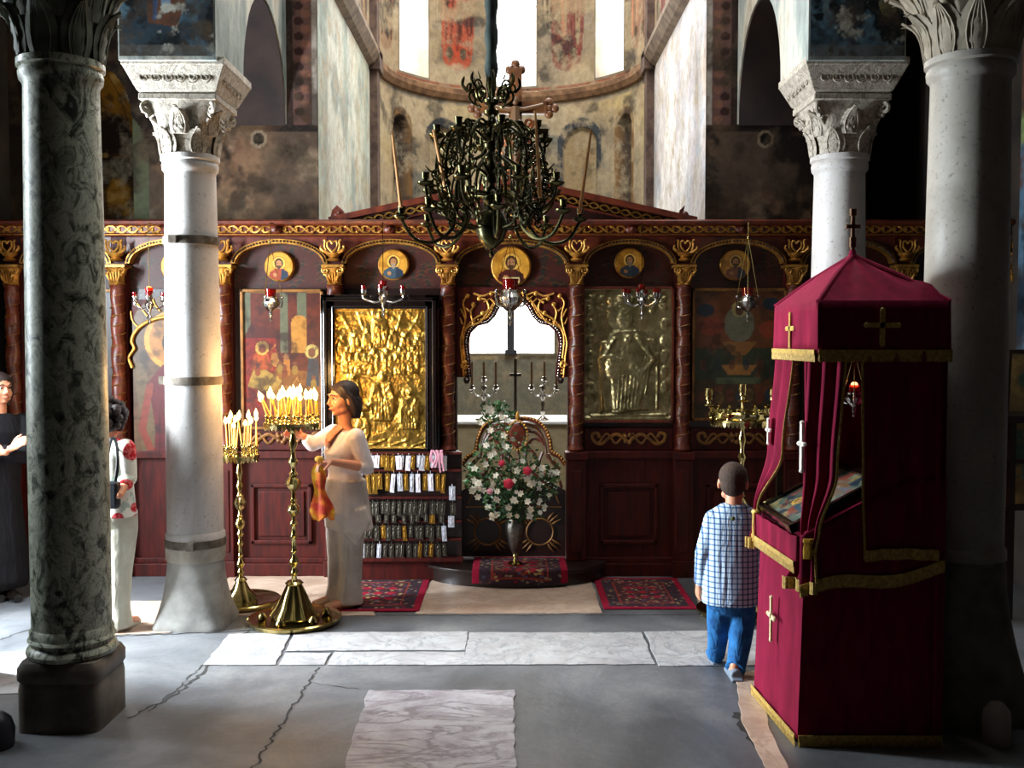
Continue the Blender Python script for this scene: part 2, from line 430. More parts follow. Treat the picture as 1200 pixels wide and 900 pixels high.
# prothesis niche (curved, ochre painting)
cv = Cv(110, 1.9, '6a4a20')
cv.mottle('a3711f', 5, .42, .6, 3); cv.mottle('2a1b10', 4, .5, .62, 9); cv.mottle('c09450', 8, .6, .7, 5)
for q in range(6): cv.line([(.12+.16*q,0),(.1+.16*q,1.9)], .012, '2a1a10', al=.7)
def nf(u, v, h):
    a = PI*u; z = 2.4+1.75*v; rr = .47
    k = 1 if z < 3.6 else math.sqrt(max(0, 1-((z-3.6)/.56)**2))
    return (-3.46-rr*math.cos(a)*k, 8.05+.75*math.sin(a)*k, z)
struct(cv.mesh('wall_prothesis_niche', FRESCO, nf))
box_wall('wall_prothesis_back', [(-4.1,-2.95,8.85,8.95,0,4.3)], PLASTD)

def brown_wall(seed, mir):
    cv = Cv(230, 1.65, '3d2c1f')                     # x 2.46 m, z 4.06 m from 2.5
    Z = lambda z: (z-2.5)/2.46
    cv.mottle('6c5038', 4, .45, .62, seed); cv.mottle('1c1512', 3, .5, .62, seed+1)
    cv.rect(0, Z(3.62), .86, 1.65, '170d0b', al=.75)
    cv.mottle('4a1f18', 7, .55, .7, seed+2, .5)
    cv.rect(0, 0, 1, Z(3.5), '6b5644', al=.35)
    cv.mottle('18110f', 6, .54, .6, seed+3, .9); cv.mottle('8a7660', 7, .6, .72, seed+4, .5)
    # painted ornament pilaster beside the bema
    cv.rect(.905, Z(3.55), 1, 1.65, '5a3f38'); cv.rect(.905, Z(3.55), .918, 1.65, '2b1d1a'); cv.rect(.982, Z(3.55), 1, 1.65, '8f8478')
    for k in range(40):
        y = Z(3.6)+k*.024; cv.ell(.95+.012*(-1)**k, y, .016, .013, '2f1c18' if k % 2 else '6e4a3a')
    # small round vent
    vx = (-P(303,163,8).x-1.54)/2.46
    cv.ell(1-vx, Z(P(303,163,8).z), .028, .028, '7c6a55'); cv.ell(1-vx, Z(P(303,163,8).z), .018, .019, '030202')
    # green arched panel
    cv.ell(.32, Z(3.28), .13, .17, '474a36'); cv.rect(.19, 0, .45, Z(3.28), '474a36'); cv.mottle('241c14', 9, .5, .62, seed+7, .8)
    return cv
cv = brown_wall(11, False)
def mk(cx, cy):                                       # cut the niche opening
    x = -4.0+2.46*cx; z = 2.5+2.46*cy
    return ~((abs(x+3.46) < .44) & ((z < 3.6) | (((x+3.46)/.44)**2+((z-3.6)/.5)**2 < 1)))
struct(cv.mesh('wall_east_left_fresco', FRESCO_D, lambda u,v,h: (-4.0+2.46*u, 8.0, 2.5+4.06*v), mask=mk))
cv = brown_wall(31, True)
def mk(cx, cy):
    x = 4.0-2.46*cx; z = 2.5+2.46*cy
    return ~((x > 2.42) & (x < 3.4) & (z < 4.35))
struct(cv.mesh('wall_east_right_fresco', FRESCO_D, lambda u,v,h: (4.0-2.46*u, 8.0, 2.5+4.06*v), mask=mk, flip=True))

SHADEF = mat('shade_brown_fresco', hx('1e1410'), .9, c2=hx('2f201a'), ns=4, bump=.3, bs=12)  # dark brown plaster; the darkness also stands in for the unlit arch soffit
# ---- nave arcades over the columns
def arc_yz(yc, r, z0, hz, n=18): return [(yc-r*math.cos(PI*k/n), z0+hz*math.sin(PI*k/n)) for k in range(n+1)]
out = [(6.1,3.54),(6.72,3.54)]+arc_yz(7.36,.64,3.56,.76)+[(8.01,TOP),(4.2,TOP),(4.2,4.0),(5.1,4.0),(5.1,4.6)]+arc_yz(5.6,.5,4.62,.5)+[(6.1,4.6)]
ARC = N('arcade_fresco'); c_ = ARC.ramp(ARC.noise(2.5, 9, .65, stretch=(1,1,.35)), [(.3,hx('4f5a58')),(.47,hx('8f958f')),(.56,hx('b5b0a2')),(.7,hx('76684f'))])
ARC.set(c_, .8, Specular_IOR_Level=.2); ARC.bump(ARC.noise(9, 8), .5, .02); ARC = ARC.m
for nm, a, b in (('wall_arcade_left', -2.38, -1.79), ('wall_arcade_right', 1.79, 2.38)):
    mb = MB(); mb.prism(out, a, b, 'x'); struct(mb.build(nm, ARC, smooth=30))
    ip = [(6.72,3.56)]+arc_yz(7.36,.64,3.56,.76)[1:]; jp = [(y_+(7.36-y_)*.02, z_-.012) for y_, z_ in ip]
    mb = MB(); mb.prism(ip+jp[::-1], a+.012, b-.012, 'x'); struct(mb.build('trim_arch_soffit', SHADEF, smooth=30))
for nm, x0, sd in (('wall_pier_left_fresco', -2.37, 3), ('wall_pier_right_fresco', 1.80, 8)):
    cv = Cv(90, 1.75, '27343c'); cv.mottle('47616e', 4, .45, .6, sd); cv.mottle('0f1518', 5, .5, .6, sd+1)
    if sd == 3:
        cv.poly([(.3,.35),(.62,.3),(.75,.75),(.7,1.75),(.32,1.75)], '5a3a2a'); cv.line([(.5,.5),(.52,1.7)], .1, '6c7f90'); cv.line([(.38,.4),(.45,1.6)], .05, '3a4a66'); cv.ell(.8,.95,.12,.2,'8a6a4a',al=.6)
    else:
        cv.ell(.82,.55,.1,.14,'8a8258',al=.7); cv.line([(.45,.3),(.5,1.7)], .2, '1a242c'); cv.mottle('6f8890', 6, .6, .7, 77, .6)
    cv.mottle('a9a79a', 6, .62, .7, sd+2); cv.rect(0,0,1,.12,'5c5a54',al=.6)
    cv.mottle('38302a', 9, .58, .7, sd+5, .7)
    struct(cv.mesh(nm, FRESCO_D, lambda u,v,h: (x0+.57*u, 6.093, 3.56+1.0*v)))

# ---- bema side walls
def streak(cv, c1, c2, sd):
    n = vnoise(cv.h+1, cv.w+1, 9, sd, 5, .25); m = np.clip((n-.45)/.2,0,1)[...,None]
    cv.a = cv.a*(1-m*.7)+np.array(hx(c1))*m*.7
    cv.mottle(c2, 7, .56, .7, sd+1, .8)
for sgn, nm in ((-1,'wall_bema_left'), (1,'wall_bema_right')):
    mb = MB(); mb.b2(sgn*1.575, sgn*2.0, 8.02, 11.6, 0, TOP); struct(mb.build(nm, PLASTER, smooth=0))
    cv = Cv(120, 1.56, 'b9bdae' if sgn < 0 else 'd8d4d4')
    streak(cv, '8fa39c' if sgn < 0 else 'b9b4c0', 'a8a58c' if sgn < 0 else 'c9b4a4', 40+sgn)
    streak(cv, 'cfcfc4', '7d8a86' if sgn < 0 else 'a9b5c4', 50+sgn)
    s0 = (4.98-2.5)/3.2
    cv.rect(0, s0, 1, 1.56, '8f7f68'); cv.mottle('5a4436', 4, .5, .6, 60+sgn, .3)
    for k in range(3): cv.saint(.2+.3*k, s0+.05, .5, ['6d2b26','33414a','7a5a3a'][k], '57493a')
    struct(cv.mesh(nm+'_fresco', FRESCO, (lambda u,v,h: (-1.56, 8.02+3.2*u, 2.5+5.0*v)) if sgn < 0 else (lambda u,v,h: (1.56, 11.22-3.2*u, 2.5+5.0*v)), flip=False))
    mb = MB(); mb.prism([(sgn*1.57,4.82),(sgn*1.50,4.86),(sgn*1.44,4.95),(sgn*1.44,5.0),(sgn*1.57,5.02)], 8.02, 11.2); struct(mb.build('trim_bema_cornice', mat('brown_stone_cornice', hx('75604a'), .8, c2=hx('4e3d2e'), ns=8, bump=.5, bs=20), smooth=0))
    mb = MB(); mb.b2(sgn*1.57, sgn*1.475, 11.05, 11.25, 0, TOP); mb.b2(sgn*1.57, sgn*1.44, 11.0, 11.3, 4.8, 5.03)
    struct(mb.build('trim_apse_pilaster', mat('brown_pilaster', hx('5e4a3e'), .8, c2=hx('35221c'), ns=9, bump=.5, bs=20), smooth=0, bevel=.008))

# ---- apse
AR = 1.52; AY = 11.25; AH = TOP
cv = Cv(280, AH/(PI*AR), 'b3a588'); per = PI*AR
U = lambda deg: (deg+90)/180; Zc = lambda z: z/per
cv.mottle('c2ad78', 5, .42, .56, 2, .8); cv.mottle('6d716c', 4, .52, .64, 4, .85); cv.mottle('54483c', 9, .6, .7, 6, .8)
cv.rect(0, Zc(4.9), 1, Zc(TOP), '7b7168', al=.6); cv.mottle('a38f74', 6, .5, .6, 14, .5)
for d, rb, ck in ((-27,'a8452c','6c2f2a'), (27,'7d3a38','a06a50'), (-75,'8a6f58','6f7f70'), (75,'93705c','57493f')):
    k = .29; x = U(d); y = Zc(5.18)
    cv.poly([(x-.075,y+.1),(x+.075,y+.1),(x+.07,y+.52),(x-.07,y+.52)], '8d8578', al=.6)
    cv.ell(x,y+.04,.042,.035,rb,al=.85); cv.poly([(x-.042,y+.04),(x+.042,y+.04),(x+.058,y+.24),(x+.04,y+.5),(x-.04,y+.5),(x-.052,y+.24)], rb, al=.85)
    rf_ = random.Random(int(d)+200)
    for q in range(26):
        a0 = x+rf_.uniform(-.05,.05); y0 = y+rf_.uniform(.02,.35); cv.line([(a0,y0),(a0+rf_.uniform(-.012,.012),y0+rf_.uniform(.06,.2))], rf_.uniform(.003,.009), rf_.choice([ck,'3a2620','c98a68','5a2a22','a89878']), al=.75)
    for q in range(8): cv.line([(x-.07+.004*q,y+.12+.03*(q%2)),(x-.062+.004*q,y+.45)], .003, rf_.choice(['4a3d34','b5a88e']), al=.8)
    cv.ell(x-.02,y+.05,.01,.016,'5a4a3a'); cv.ell(x+.018,y+.05,.01,.016,'5a4a3a')
cv.mottle('b7a88c', 10, .56, .64, 21, .75)
cv.rect(0, Zc(4.99), 1, Zc(5.035), '8a3420', al=.7); cv.rect(0, Zc(4.78), 1, Zc(4.9), '8a847a', al=.8)
def anich(d, w, z0, z1, c):                       # painted borders round the blind niches
    r = w/180; zs = Zc(z1)-r
    cv.ell(U(d), zs, r, r, c); cv.rect(U(d)-r, Zc(z0), U(d)+r, zs, c)
for d, w in ((-60.5,8.0),(62,7.5)): anich(d, w, 2.6, 4.62, '7d5f3c'); anich(d, w*.72, 2.6, 4.52, '4b4036')
for d, w in ((-34,10.5),(34,12)): anich(d, w, 2.6, 4.6, '3c4248'); anich(d, w*.75, 2.6, 4.48, '9a8766')
cv.mottle('2e2f30', 14, .56, .64, 33, .7); cv.mottle('b8a585', 12, .6, .68, 35, .6)
cv.rect(0, 0, 1, Zc(1.6), '8a8878'); cv.mottle('6b6b5f', 12, .5, .6, 41, .0)
WN = [(-61.5,-42,5.04,7.0),(-10.8,11.8,5.04,7.0),(42,61,5.04,7.0),(-21,21,1.66,3.1)]
nd = [(-60.5,5.8,4.52),(62,5.4,4.52),(-34,7.6,4.48),(34,9,4.48)]
def apse(u, v, h):
    d = u*180-90; z = v*AH; r = AR
    for c, w, zt in nd:
        wm = w*PI/180*AR; dx = (d-c)*PI/180*AR
        if abs(dx) < wm and z > 2.6:
            if z < zt-wm or dx*dx+(z-zt+wm)**2 < wm*wm: r = AR+(.13 if w < 7 else .05)
    a = math.radians(d); return (r*math.sin(a), AY+r*math.cos(a), z)
def mk(cx, cy):
    d = cx*180-90; z = cy*per; m = np.ones_like(cx, bool)
    for a, b, z0, z1 in WN: m &= ~((d > a) & (d < b) & (z > z0) & (z < z1))
    return m
struct(cv.mesh('wall_apse', FRESCO, apse, mask=mk, flip=True))
def arcpt(r, d, z): a = math.radians(d); return (r*math.sin(a), AY+r*math.cos(a), z)
# outer masonry with window reveals
mb = MB()
def arcblock(d0, d1, z0, z1, r0=AR+.14, r1=AR+.55):
    n = max(1, int((d1-d0)/4)); rings = []
    for k in range(n+1):
        d = d0+(d1-d0)*k/n; rings.append([arcpt(r0,d,z0),arcpt(r1,d,z0),arcpt(r1,d,z1),arcpt(r0,d,z1)])
    mb.loft(rings)
edges = [-92,-61.5,-42,-21,-10.8,11.8,21,42,61,92]
for a, b in zip(edges[:-1], edges[1:]):
    m_ = (a+b)/2; zs = [0]
    segs = []
    if -21 <= m_ <= 21: segs = [(0,1.66)]; lo = 3.1
    else: lo = 0
    up = any(w[0] <= m_ <= w[1] for w in WN[:3])
    segs += [(lo,5.04),(7.0,TOP)] if up else [(lo,TOP)]
    for z0, z1 in segs: arcblock(a, b, z0, z1)
struct(mb.build('wall_apse_masonry', PLASTER, smooth=0))
mb = MB()                                              # reveals: thin linings joining the painted skin to the masonry
for a, b, z0, z1 in WN:
    for d in (a, b): mb.loft([[arcpt(AR-.002,d-.35,z),arcpt(AR+.2,d-.35,z),arcpt(AR+.2,d+.35,z),arcpt(AR-.002,d+.35,z)] for z in (z0-.01,z1+.01)])
    for z in (z0, z1):
        mb.loft([[arcpt(AR-.002,d,z-.015),arcpt(AR+.2,d,z-.015),arcpt(AR+.2,d,z+.015),arcpt(AR-.002,d,z+.015)] for d in np.linspace(a,b,8)])
struct(mb.build('trim_window_reveals', PLASTER, smooth=0))
mb = MB()
mb.loft([[arcpt(AR+.01,d,4.83),arcpt(AR-.04,d,4.84),arcpt(AR-.075,d,4.9),arcpt(AR-.075,d,4.96),arcpt(AR+.01,d,4.99)] for d in np.linspace(-88,88,50)])
struct(mb.build('trim_apse_cornice', mat('apse_cornice_stone', hx('8d6c4e'), .8, c2=hx('5f4430'), ns=9, bump=.5, bs=20), smooth=0))
mb = MB(); mb.b2(-.06,.03,12.74,12.86,1.66,3.1); mb.b2(-.09,.06,12.7,12.9,1.66,1.72)
w_ = struct(mb.build('window_1', mat('dark_stone_mullion', hx('34373f'), .6), smooth=0))
mb = MB()
for a,b,z0,z1 in WN[:3]:
    p, q = arcpt(AR+.5,a,0), arcpt(AR+.5,b,0)
    for z in (5.6, 6.2, 6.8): mb.tube([(p[0],p[1],z),(q[0],q[1],z)], .008, 5)
struct(mb.build('window_2', mat('thin_iron', hx('dcdcdc'), .6), smooth=0))

# semicircular step before the royal door, threshold
SX = P(603,660,7.8).x
pts = [(SX+.68*math.cos(a), 7.72-.4*math.sin(a)) for a in np.linspace(0,PI,40)]
mb = MB(); mb.prism(pts, 0, .125, 'z'); mb.prism([(SX+(x-SX)*1.05, 7.72+(y-7.72)*1.05) for x,y in pts], .1, .13, 'z')
struct(mb.build('trim_step', mat('dark_polished_step', hx('1d120e'), .3), smooth=30, bevel=.006))
mb = MB(); mb.b2(P(541,655,7.8).x, P(663,655,7.8).x, 7.74, 8.4, .02, .138); struct(mb.build('trim_threshold', SLABW, smooth=0, bevel=.005))
box_wall('wall_right', [(3.84,4.2,-3.5,8.4,0,TOP)], PLASTD)
cv = Cv(80, 1.6, '2d3a48'); cv.mottle('5d7a92', 4, .45, .6, 71); cv.mottle('151c22', 5, .5, .6, 72); cv.mottle('8d9a62', 6, .6, .7, 73); cv.mottle('6b4a3a', 5, .6, .7, 74)
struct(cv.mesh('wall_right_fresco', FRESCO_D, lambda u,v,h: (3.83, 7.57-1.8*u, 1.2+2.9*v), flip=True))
struct(Cv(80, 1.6, '2d3a48').mesh('wall_right_end_fresco', FRESCO_D, lambda u,v,h: (3.84+.3*u, 7.57, 1+4*v), flip=False)) if False else None

# ================================================================ COLUMNS
def column(name, label, x, y, r0, r1, zb, zc, m, mc, base, cap_h, cap_w, top_h, top_w, leaves=8, orn=False, bands=()):
    t = thing(name, label, 'column', (x, y, 0))
    mb = MB(); n = 24
    prof = [(r0*1.06, zb-.01),(r0*1.06, zb+.03),(r0, zb+.05)]
    prof += [(r0+(r1-r0)*k/n+.006*math.sin(PI*k/n), zb+.05+(zc-.1-zb-.05)*k/n) for k in range(n+1)]
    prof += [(r1*1.02, zc-.085),(r1*1.1, zc-.07),(r1*1.12, zc-.04),(r1*1.08, zc-.02),(r1*1.16, zc-.01),(r1*1.16, zc+.02),(r1, zc+.03)]
    mb.lathe(prof, 48, (x, y, 0)); mb.build('shaft', m, t)
    base(t, x, y)
    # capital: flaring bell with leaves and corner volutes
    mb = MB(); H = cap_h; rings = []
    for k in range(13):
        q = k/12; w = r1*1.0+(cap_w-r1)*(q**1.7); sq = q**1.5; ring = []
        for j in range(48):
            a = 2*PI*j/48; e = 2+6*sq
            rr = w/((abs(math.cos(a))**e+abs(math.sin(a))**e)**(1/e))
            rr *= 1+.035*math.cos(a*leaves*2)*(1-q)
            ring.append((x+rr*math.cos(a), y+rr*math.sin(a), zc+.02+H*q))
        rings.append(ring)
    mb.loft(rings); mb.b2(x-cap_w*1.02, x+cap_w*1.02, y-cap_w*1.02, y+cap_w*1.02, zc+H, zc+H+.04)
    mb.build('capital', mc, t, bevel=.006)
    for row, (z0, L, nn, off) in enumerate(((zc+.02, H*.5, leaves, 0), (zc+.04+H*.28, H*.5, leaves, .5))):
        for k in range(nn):
            a = 2*PI*(k+off)/nn; ca, sa = math.cos(a), math.sin(a); lf = MB(); rg = []
            for i in range(8):
                q = i/7; rad = r1*1.02+row*.02+(cap_w-r1)*(.18*q+.5*q**4)*(1+row*.7)+.012; w = (.075 if row == 0 else .07)*(r1/.17)*math.sin(PI*min(1,.25+q*.72))**.7
                z = z0+L*(q-.16*max(0,q-.8)*6*(q-.8)*6/1.5)
                rg.append([(x+ca*(rad+dd)-sa*s_, y+sa*(rad+dd)+ca*s_, z) for s_, dd in ((-w,-.005),(-w*.5,.006+.006*(i%2)),(0,.018),(w*.5,.006+.006*(i%2)),(w,-.005),(0,-.03))])
            lf.loft(rg)
            # leaf ribs
            for s_ in (-.6,-.3,0,.3,.6):
                pts = []
                for i in range(7):
                    q = i/6; rad = r1*1.02+row*.02+(cap_w-r1)*(.18*q+.5*q**4)*(1+row*.7)+.02
                    w = (.07)*(r1/.17)*s_*math.sin(PI*min(1,.25+q*.72))
                    pts.append((x+ca*rad-sa*w, y+sa*rad+ca*w, z0+L*q*.93))
                lf.tube(pts, .006, 5)
            lf.build('capital_leaf', mc, t)
    for sx in (-1,1):
        for sy in (-1,1):
            vo = MB(); d = cap_w*.93; M = Matrix.Translation((x+sx*d*.93, y+sy*d*.93, zc+H-.045)) @ Matrix.Rotation(math.atan2(sy, sx), 4, 'Z')
            vo.tube(spiral(0,0,.045,.008,-PI/2,-1.6,22), [.014]*18+[.012,.011,.01,.009,.008], 7, M)
            vo.tube([(-.16,0,-.2),(-.1,0,-.1),(-.03,0,-.055)], [.008,.013,.014], 6, M)
            vo.build('volute', mc, t)
    for (ax, ay) in ((0,-1),(1,0),(-1,0),(0,1)):
        if orn:
            ro = MB(); cc = Vector((x+ax*(cap_w*.8), y+ay*(cap_w*.8), zc+H*.62)); side = Vector((-ay, ax, 0)); up = Vector((0,0,1)); fw = Vector((ax, ay, 0))
            for k in range(6):
                a = 2*PI*k/6; ro.sph(cc+side*.035*math.cos(a)+up*.035*math.sin(a)+fw*.012, .02, 8)
            ro.sph(cc+fw*.015, .016, 8)
            ro.build('rosette', mc, t)
    # impost block
    z0 = zc+H+.04; mb = MB()
    mb.loft([[(x+sx*w, y+sy*w, z) for sx,sy in ((-1,-1),(1,-1),(1,1),(-1,1))] for w, z in ((cap_w*.98,z0),(top_w*.8,z0+.02),(top_w,z0+top_h*.75),(top_w*1.02,z0+top_h*.78),(top_w*1.02,z0+top_h))])
    im = mb.build('impost', mc, t, smooth=0, bevel=.004)
    if orn:
        sc = MB()
        for (fx, fy) in ((0,-1),(1,0),(-1,0)):
            for k in range(6):
                q = (k-2.5)/3*.8
                w = top_w*.9; zz = z0+top_h*.42; cx_, cy_ = (x+q*w, y+fy*w*1.0) if fx == 0 else (x+fx*w*1.0, y+q*w)
                pts = spiral(0,0,.036,.008,k,1.4,14)
                if fx == 0: sc.tube([(cx_+a, cy_-.002-c*.3*-1*.0, zz+c) for a,b,c in pts], .006, 5)
                else: sc.tube([(cx_, cy_+a, zz+c) for a,b,c in pts], .006, 5)
        sc.build('scroll_carving', mc, im)
    for zb_, nub in bands:
        rr = r0+(r1-r0)*(zb_-zb)/(zc-zb)+.006
        bd = MB(); bd.lathe([(rr,zb_-.026),(rr+.008,zb_-.026),(rr+.01,zb_),(rr+.008,zb_+.026),(rr,zb_+.026)], 40, (x,y,0))
        a = nub; bd.box((x+(rr+.02)*math.cos(a), y+(rr+.02)*math.sin(a), zb_), (.045,.045,.05)); bd.build('iron_band', IRON, t)
    return t
IRON = mat('rusty_iron_band', hx('43372a'), .75, .2, c2=hx('6c6255'), ns=18, bump=.5, bs=60)

def base_near(t, x, y):
    mb = MB(); s = .195
    R = [(s,0),(s,.2),(s*.97,.235),(s*1.02,.25),(s*1.02,.3),(s*.94,.33)]
    mb.loft([[(x+w*math.copysign(abs(math.cos(a))**.25,math.cos(a)), y+w*math.copysign(abs(math.sin(a))**.25,math.sin(a)), z) for a in [2*PI*(k+.5)/32 for k in range(32)]] for w,z in R])
    mb.build('pedestal', mat('dark_base_stone', hx('6a5f52'), .6, c2=hx('423b33'), ns=6, bump=.5, bs=25), t)
    mb = MB(); mb.lathe([(.17,.32),(.2,.335),(.208,.355),(.2,.375),(.186,.385),(.19,.4),(.2,.41),(.19,.43),(.18,.44)], 40, (x,y,0)); mb.build('torus_moulding', STONEG, t)
column('veined_marble_column', 'dark green-grey veined marble column in the near left foreground', P(78,400,4.79).x, 4.79, .181, .169, .42, 3.14, STONEG, mat('green_grey_capital', hx('6d705f'), .7, c2=hx('3e4238'), ns=8, bump=.6, bs=30), base_near, .52, .31, .28, .4, 8)

def base_white(t, x, y):
    mb = MB(); R = []
    for k in range(14):
        q = k/13; w = .178+.055*(1-q)**2.2; z = .02+.4*q; sq = (1-q)
        R.append([(x+w*math.copysign(abs(math.cos(a))**(1-.72*sq),math.cos(a)), y+w*math.copysign(abs(math.sin(a))**(1-.72*sq),math.sin(a)), z) for a in [2*PI*(j+.5)/40 for j in range(40)]])
    R.insert(0, [(p[0],p[1],0) for p in R[0]]); mb.loft(R); mb.build('base', mat('patched_base_stone', hx('aaa69e'), .7, c2=hx('6d6a65'), ns=3.5, bump=.7, bs=18), t)
    mb = MB(); mb.lathe([(.18,.42),(.188,.43),(.19,.52),(.187,.56),(.178,.57)], 40, (x,y,0)); mb.build('repaired_collar', mat('mortar_collar', hx('a79f92'), .8, c2=hx('8a7d6c'), ns=9, bump=.7, bs=30), t)
cx_l = P(226,400,6.45).x; cx_r = P(981,400,6.45).x
CAPM = marble('carved_capital_stone', hx('b0a697'), hx('6b5f52'), hx('8c8172'), sc=9, rough=.7, bump=.6)
zb1 = P(225,447,6.28).z; zb2 = P(225,280,6.28).z; zb3 = P(225,640,6.28).z
column('white_marble_column', 'tall white marble column with three iron bands beside the lit candle stands', cx_l, 6.45, .178, .158, .56, 3.0, STONEC, CAPM, base_white, .33, .235, .2, .31, 6, True, ((zb1,PI*1.0),(zb2,-PI*.6),(zb3,-PI*.45)))
def base_grey(t, x, y):
    mb = MB(); R = []
    for k in range(16):
        q = k/15; w = .20+.1*(1-q)**2; z = .02+.75*q; sq = (1-q)
        R.append([(x+w*math.copysign(abs(math.cos(a))**(1-.75*sq),math.cos(a)), y+w*math.copysign(abs(math.sin(a))**(1-.75*sq),math.sin(a)), z) for a in [2*PI*(j+.5)/40 for j in range(40)]])
    R.insert(0, [(p[0],p[1],0) for p in R[0]]); mb.loft(R); mb.build('base', STONEB, t)
column('slim_marble_column', 'slender pale marble column rising behind the red canopy', cx_r, 6.45, .175, .158, .5, 3.0, STONEC, CAPM, base_white, .33, .235, .2, .31, 6, True)
column('thick_marble_column', 'thick grey marble column at the right beside the red velvet canopy', P(1131,400,4.95).x, 4.95, .196, .183, .78, 3.2, STONER, mat('pale_capital_stone', hx('a89c88'), .75, c2=hx('857a68'), ns=8, bump=.5, bs=26), base_grey, .5, .36, .28, .42, 10)
# ================================================================ ICONOSTASIS
IY = 7.8
def X(px, py=330): return P(px, py, IY).x
def Z(py, D=IY): return P(600, py, D).z
S = IY/F
ico = thing('iconostasis', 'carved red-brown wooden icon screen with gilded arches spanning the whole church', 'iconostasis', (0, IY, 0))
posts = [18,141,264,393,525,675,800,928,1056,1182]
zt = Z(262); zb_ = Z(278); ztr = Z(338); zi0 = Z(528)
DOORX0, DOORX1 = X(538), X(663)
TY = mat('dark_tympanum_wood', hx('2a0f0a'), .5, c2=hx('3d160c'), ns=5)
# back boards, left and right of the doorway, and over it
bk = MB(); bk.b2(-3.98, DOORX0-.02, IY+.05, IY+.13, 0, zb_+.02); bk.b2(DOORX1+.02, 3.83, IY+.05, IY+.13, 0, zb_+.02); bk.b2(DOORX0-.03, DOORX1+.03, IY+.05, IY+.13, ztr-.02, zb_+.02)
bk.build('back_boards', WOODD, ico, smooth=0)
# cornice
cn = MB(); cn.prism([(IY+.15,zb_),(IY-.1,zb_),(IY-.13,zb_+.015),(IY-.11,zb_+.022),(IY-.11,zt-.035),(IY-.16,zt-.02),(IY-.17,zt),(IY-.14,zt+.015),(IY+.15,zt+.015)], -3.98, 3.83, 'x')
cn.build('cornice', WOODR, ico, smooth=20)
lat = MB(); zc_ = Z(270.5)
for ph in (0, PI):
    pts = [(-3.97+i*.012, IY-.113-.004*math.sin(i*.6+ph), zc_+.026*math.sin(2*PI*(i*.012)/.17+ph)) for i in range(int(7.78/.012))]
    lat.tube(pts, .0085, 5)
for i in range(int(7.78/.085)):
    x = -3.95+.0425+i*.085; lat.sph((x, IY-.113, zc_+(.02 if i%2 else -.02)), (.016,.008,.012), 6); lat.sph((x-.04, IY-.113, zc_), (.01,.01,.018), 6)
lat.b2(-3.97, 3.82, IY-.12, IY-.108, zc_-.043, zc_-.037); lat.b2(-3.97, 3.82, IY-.12, IY-.108, zc_+.037, zc_+.043)
lat.build('lattice_frieze', GOLD, ico)
# posts with twisted shafts, capitals and heart ornaments
def post_parts(px):
    x = X(px); y = IY-.06; zc = Z(334); zs = Z(528)
    m = MB(); m.lathe([(.05,zs),(.062,zs+.02),(.05,zs+.05),(.046,zs+.06)]+[(.05,zs+.06+(zc-zs-.1)*k/90) for k in range(91)]+[(.052,zc-.03),(.06,zc-.015),(.05,zc)], 24, (x,y,0),
            rf=lambda a, z: 1+.10*math.sin(2*a+z*26) if zs+.07 < z < zc-.05 else 1)
    sh = m.build('twisted_post', WOODR, ico)
    g = MB()
    g.tube([(x+(.052)*math.cos(q*.5), y+.052*math.sin(q*.5), zs+.08+(zc-zs-.14)*q/190) for q in range(191)], .0055, 4)
    g.build('gilded_spiral', GOLDD, sh)
    c = MB(); c.lathe([(.045,zc-.01),(.06,zc),(.05,zc+.015),(.052,zc+.06),(.07,zc+.11),(.082,zc+.125),(.07,zc+.13)], 20, (x,y,0), rf=lambda a,z: 1+.1*math.cos(a*5))
    c.box((x,y,zc+.14), (.17,.15,.02))
    for s_ in (-1,1):
        c.tube(spiral(x+s_*.055, zc+.105, .03, .006, PI/2, -s_*1.3, 16, y-.06), .009, 6)
        c.tube(bez((x+s_*.01,y-.05,zc+.01),(x+s_*.05,y-.08,zc+.03),(x+s_*.03,y-.08,zc+.08),(x+s_*.065,y-.07,zc+.07)), .01, 6)
    for k in range(5): c.tube([(x-.03+.015*k, y-.052, zc+.01),(x-.04+.02*k, y-.068, zc+.05),(x-.044+.022*k, y-.08, zc+.09)], [.006,.01,.004], 5)
    c.build('post_capital', GOLD, ico)
    h = MB(); z0 = Z(307); z1 = Z(280)
    h.lathe([(.035,z0),(.05,z0+.01),(.03,z0+.03),(.055,z0+.05),(.06,z0+.06),(.03,z0+.07)], 16, (x,y-.02,0))
    hc = z0+.115
    for s_ in (-1,1):
        h.tube(crom([(x,y-.06,z0+.065),(x+s_*.035,y-.06,hc-.01),(x+s_*.034,y-.06,hc+.03),(x+s_*.014,y-.06,hc+.034),(x,y-.06,hc+.015)],5), .008, 6)
        h.tube(crom([(x+s_*.03,y-.05,z0+.06),(x+s_*.07,y-.06,z0+.075),(x+s_*.09,y-.06,z0+.1),(x+s_*.082,y-.06,z0+.115)],5), [.011]*10+[.008]*6, 6)
        h.tube(crom([(x+s_*.045,y-.05,z0+.075),(x+s_*.058,y-.06,z0+.11),(x+s_*.055,y-.06,z0+.15),(x+s_*.068,y-.06,z1-.02)],5), .009, 6)
    h.build('heart_ornament', GOLD, ico)
    # bracket block and pedestal below
    p = MB(); p.b2(x-.085,x+.085,IY-.14,IY+.05,0,.13); p.b2(x-.075,x+.075,IY-.125,IY+.05,.13,zs-.06); p.b2(x-.085,x+.085,IY-.14,IY+.05,zs-.06,zs); p.b2(x-.045,x+.045,IY-.135,IY-.12,.2,zs-.14)
    p.build('post_pedestal', WOOD, ico, smooth=0, bevel=.006)
    q = MB(); q.b2(x-.06,x+.06,IY-.02,IY+.05,zs,zb_); q.build('post_backing', WOOD, ico, smooth=0)
for px in posts: post_parts(px)
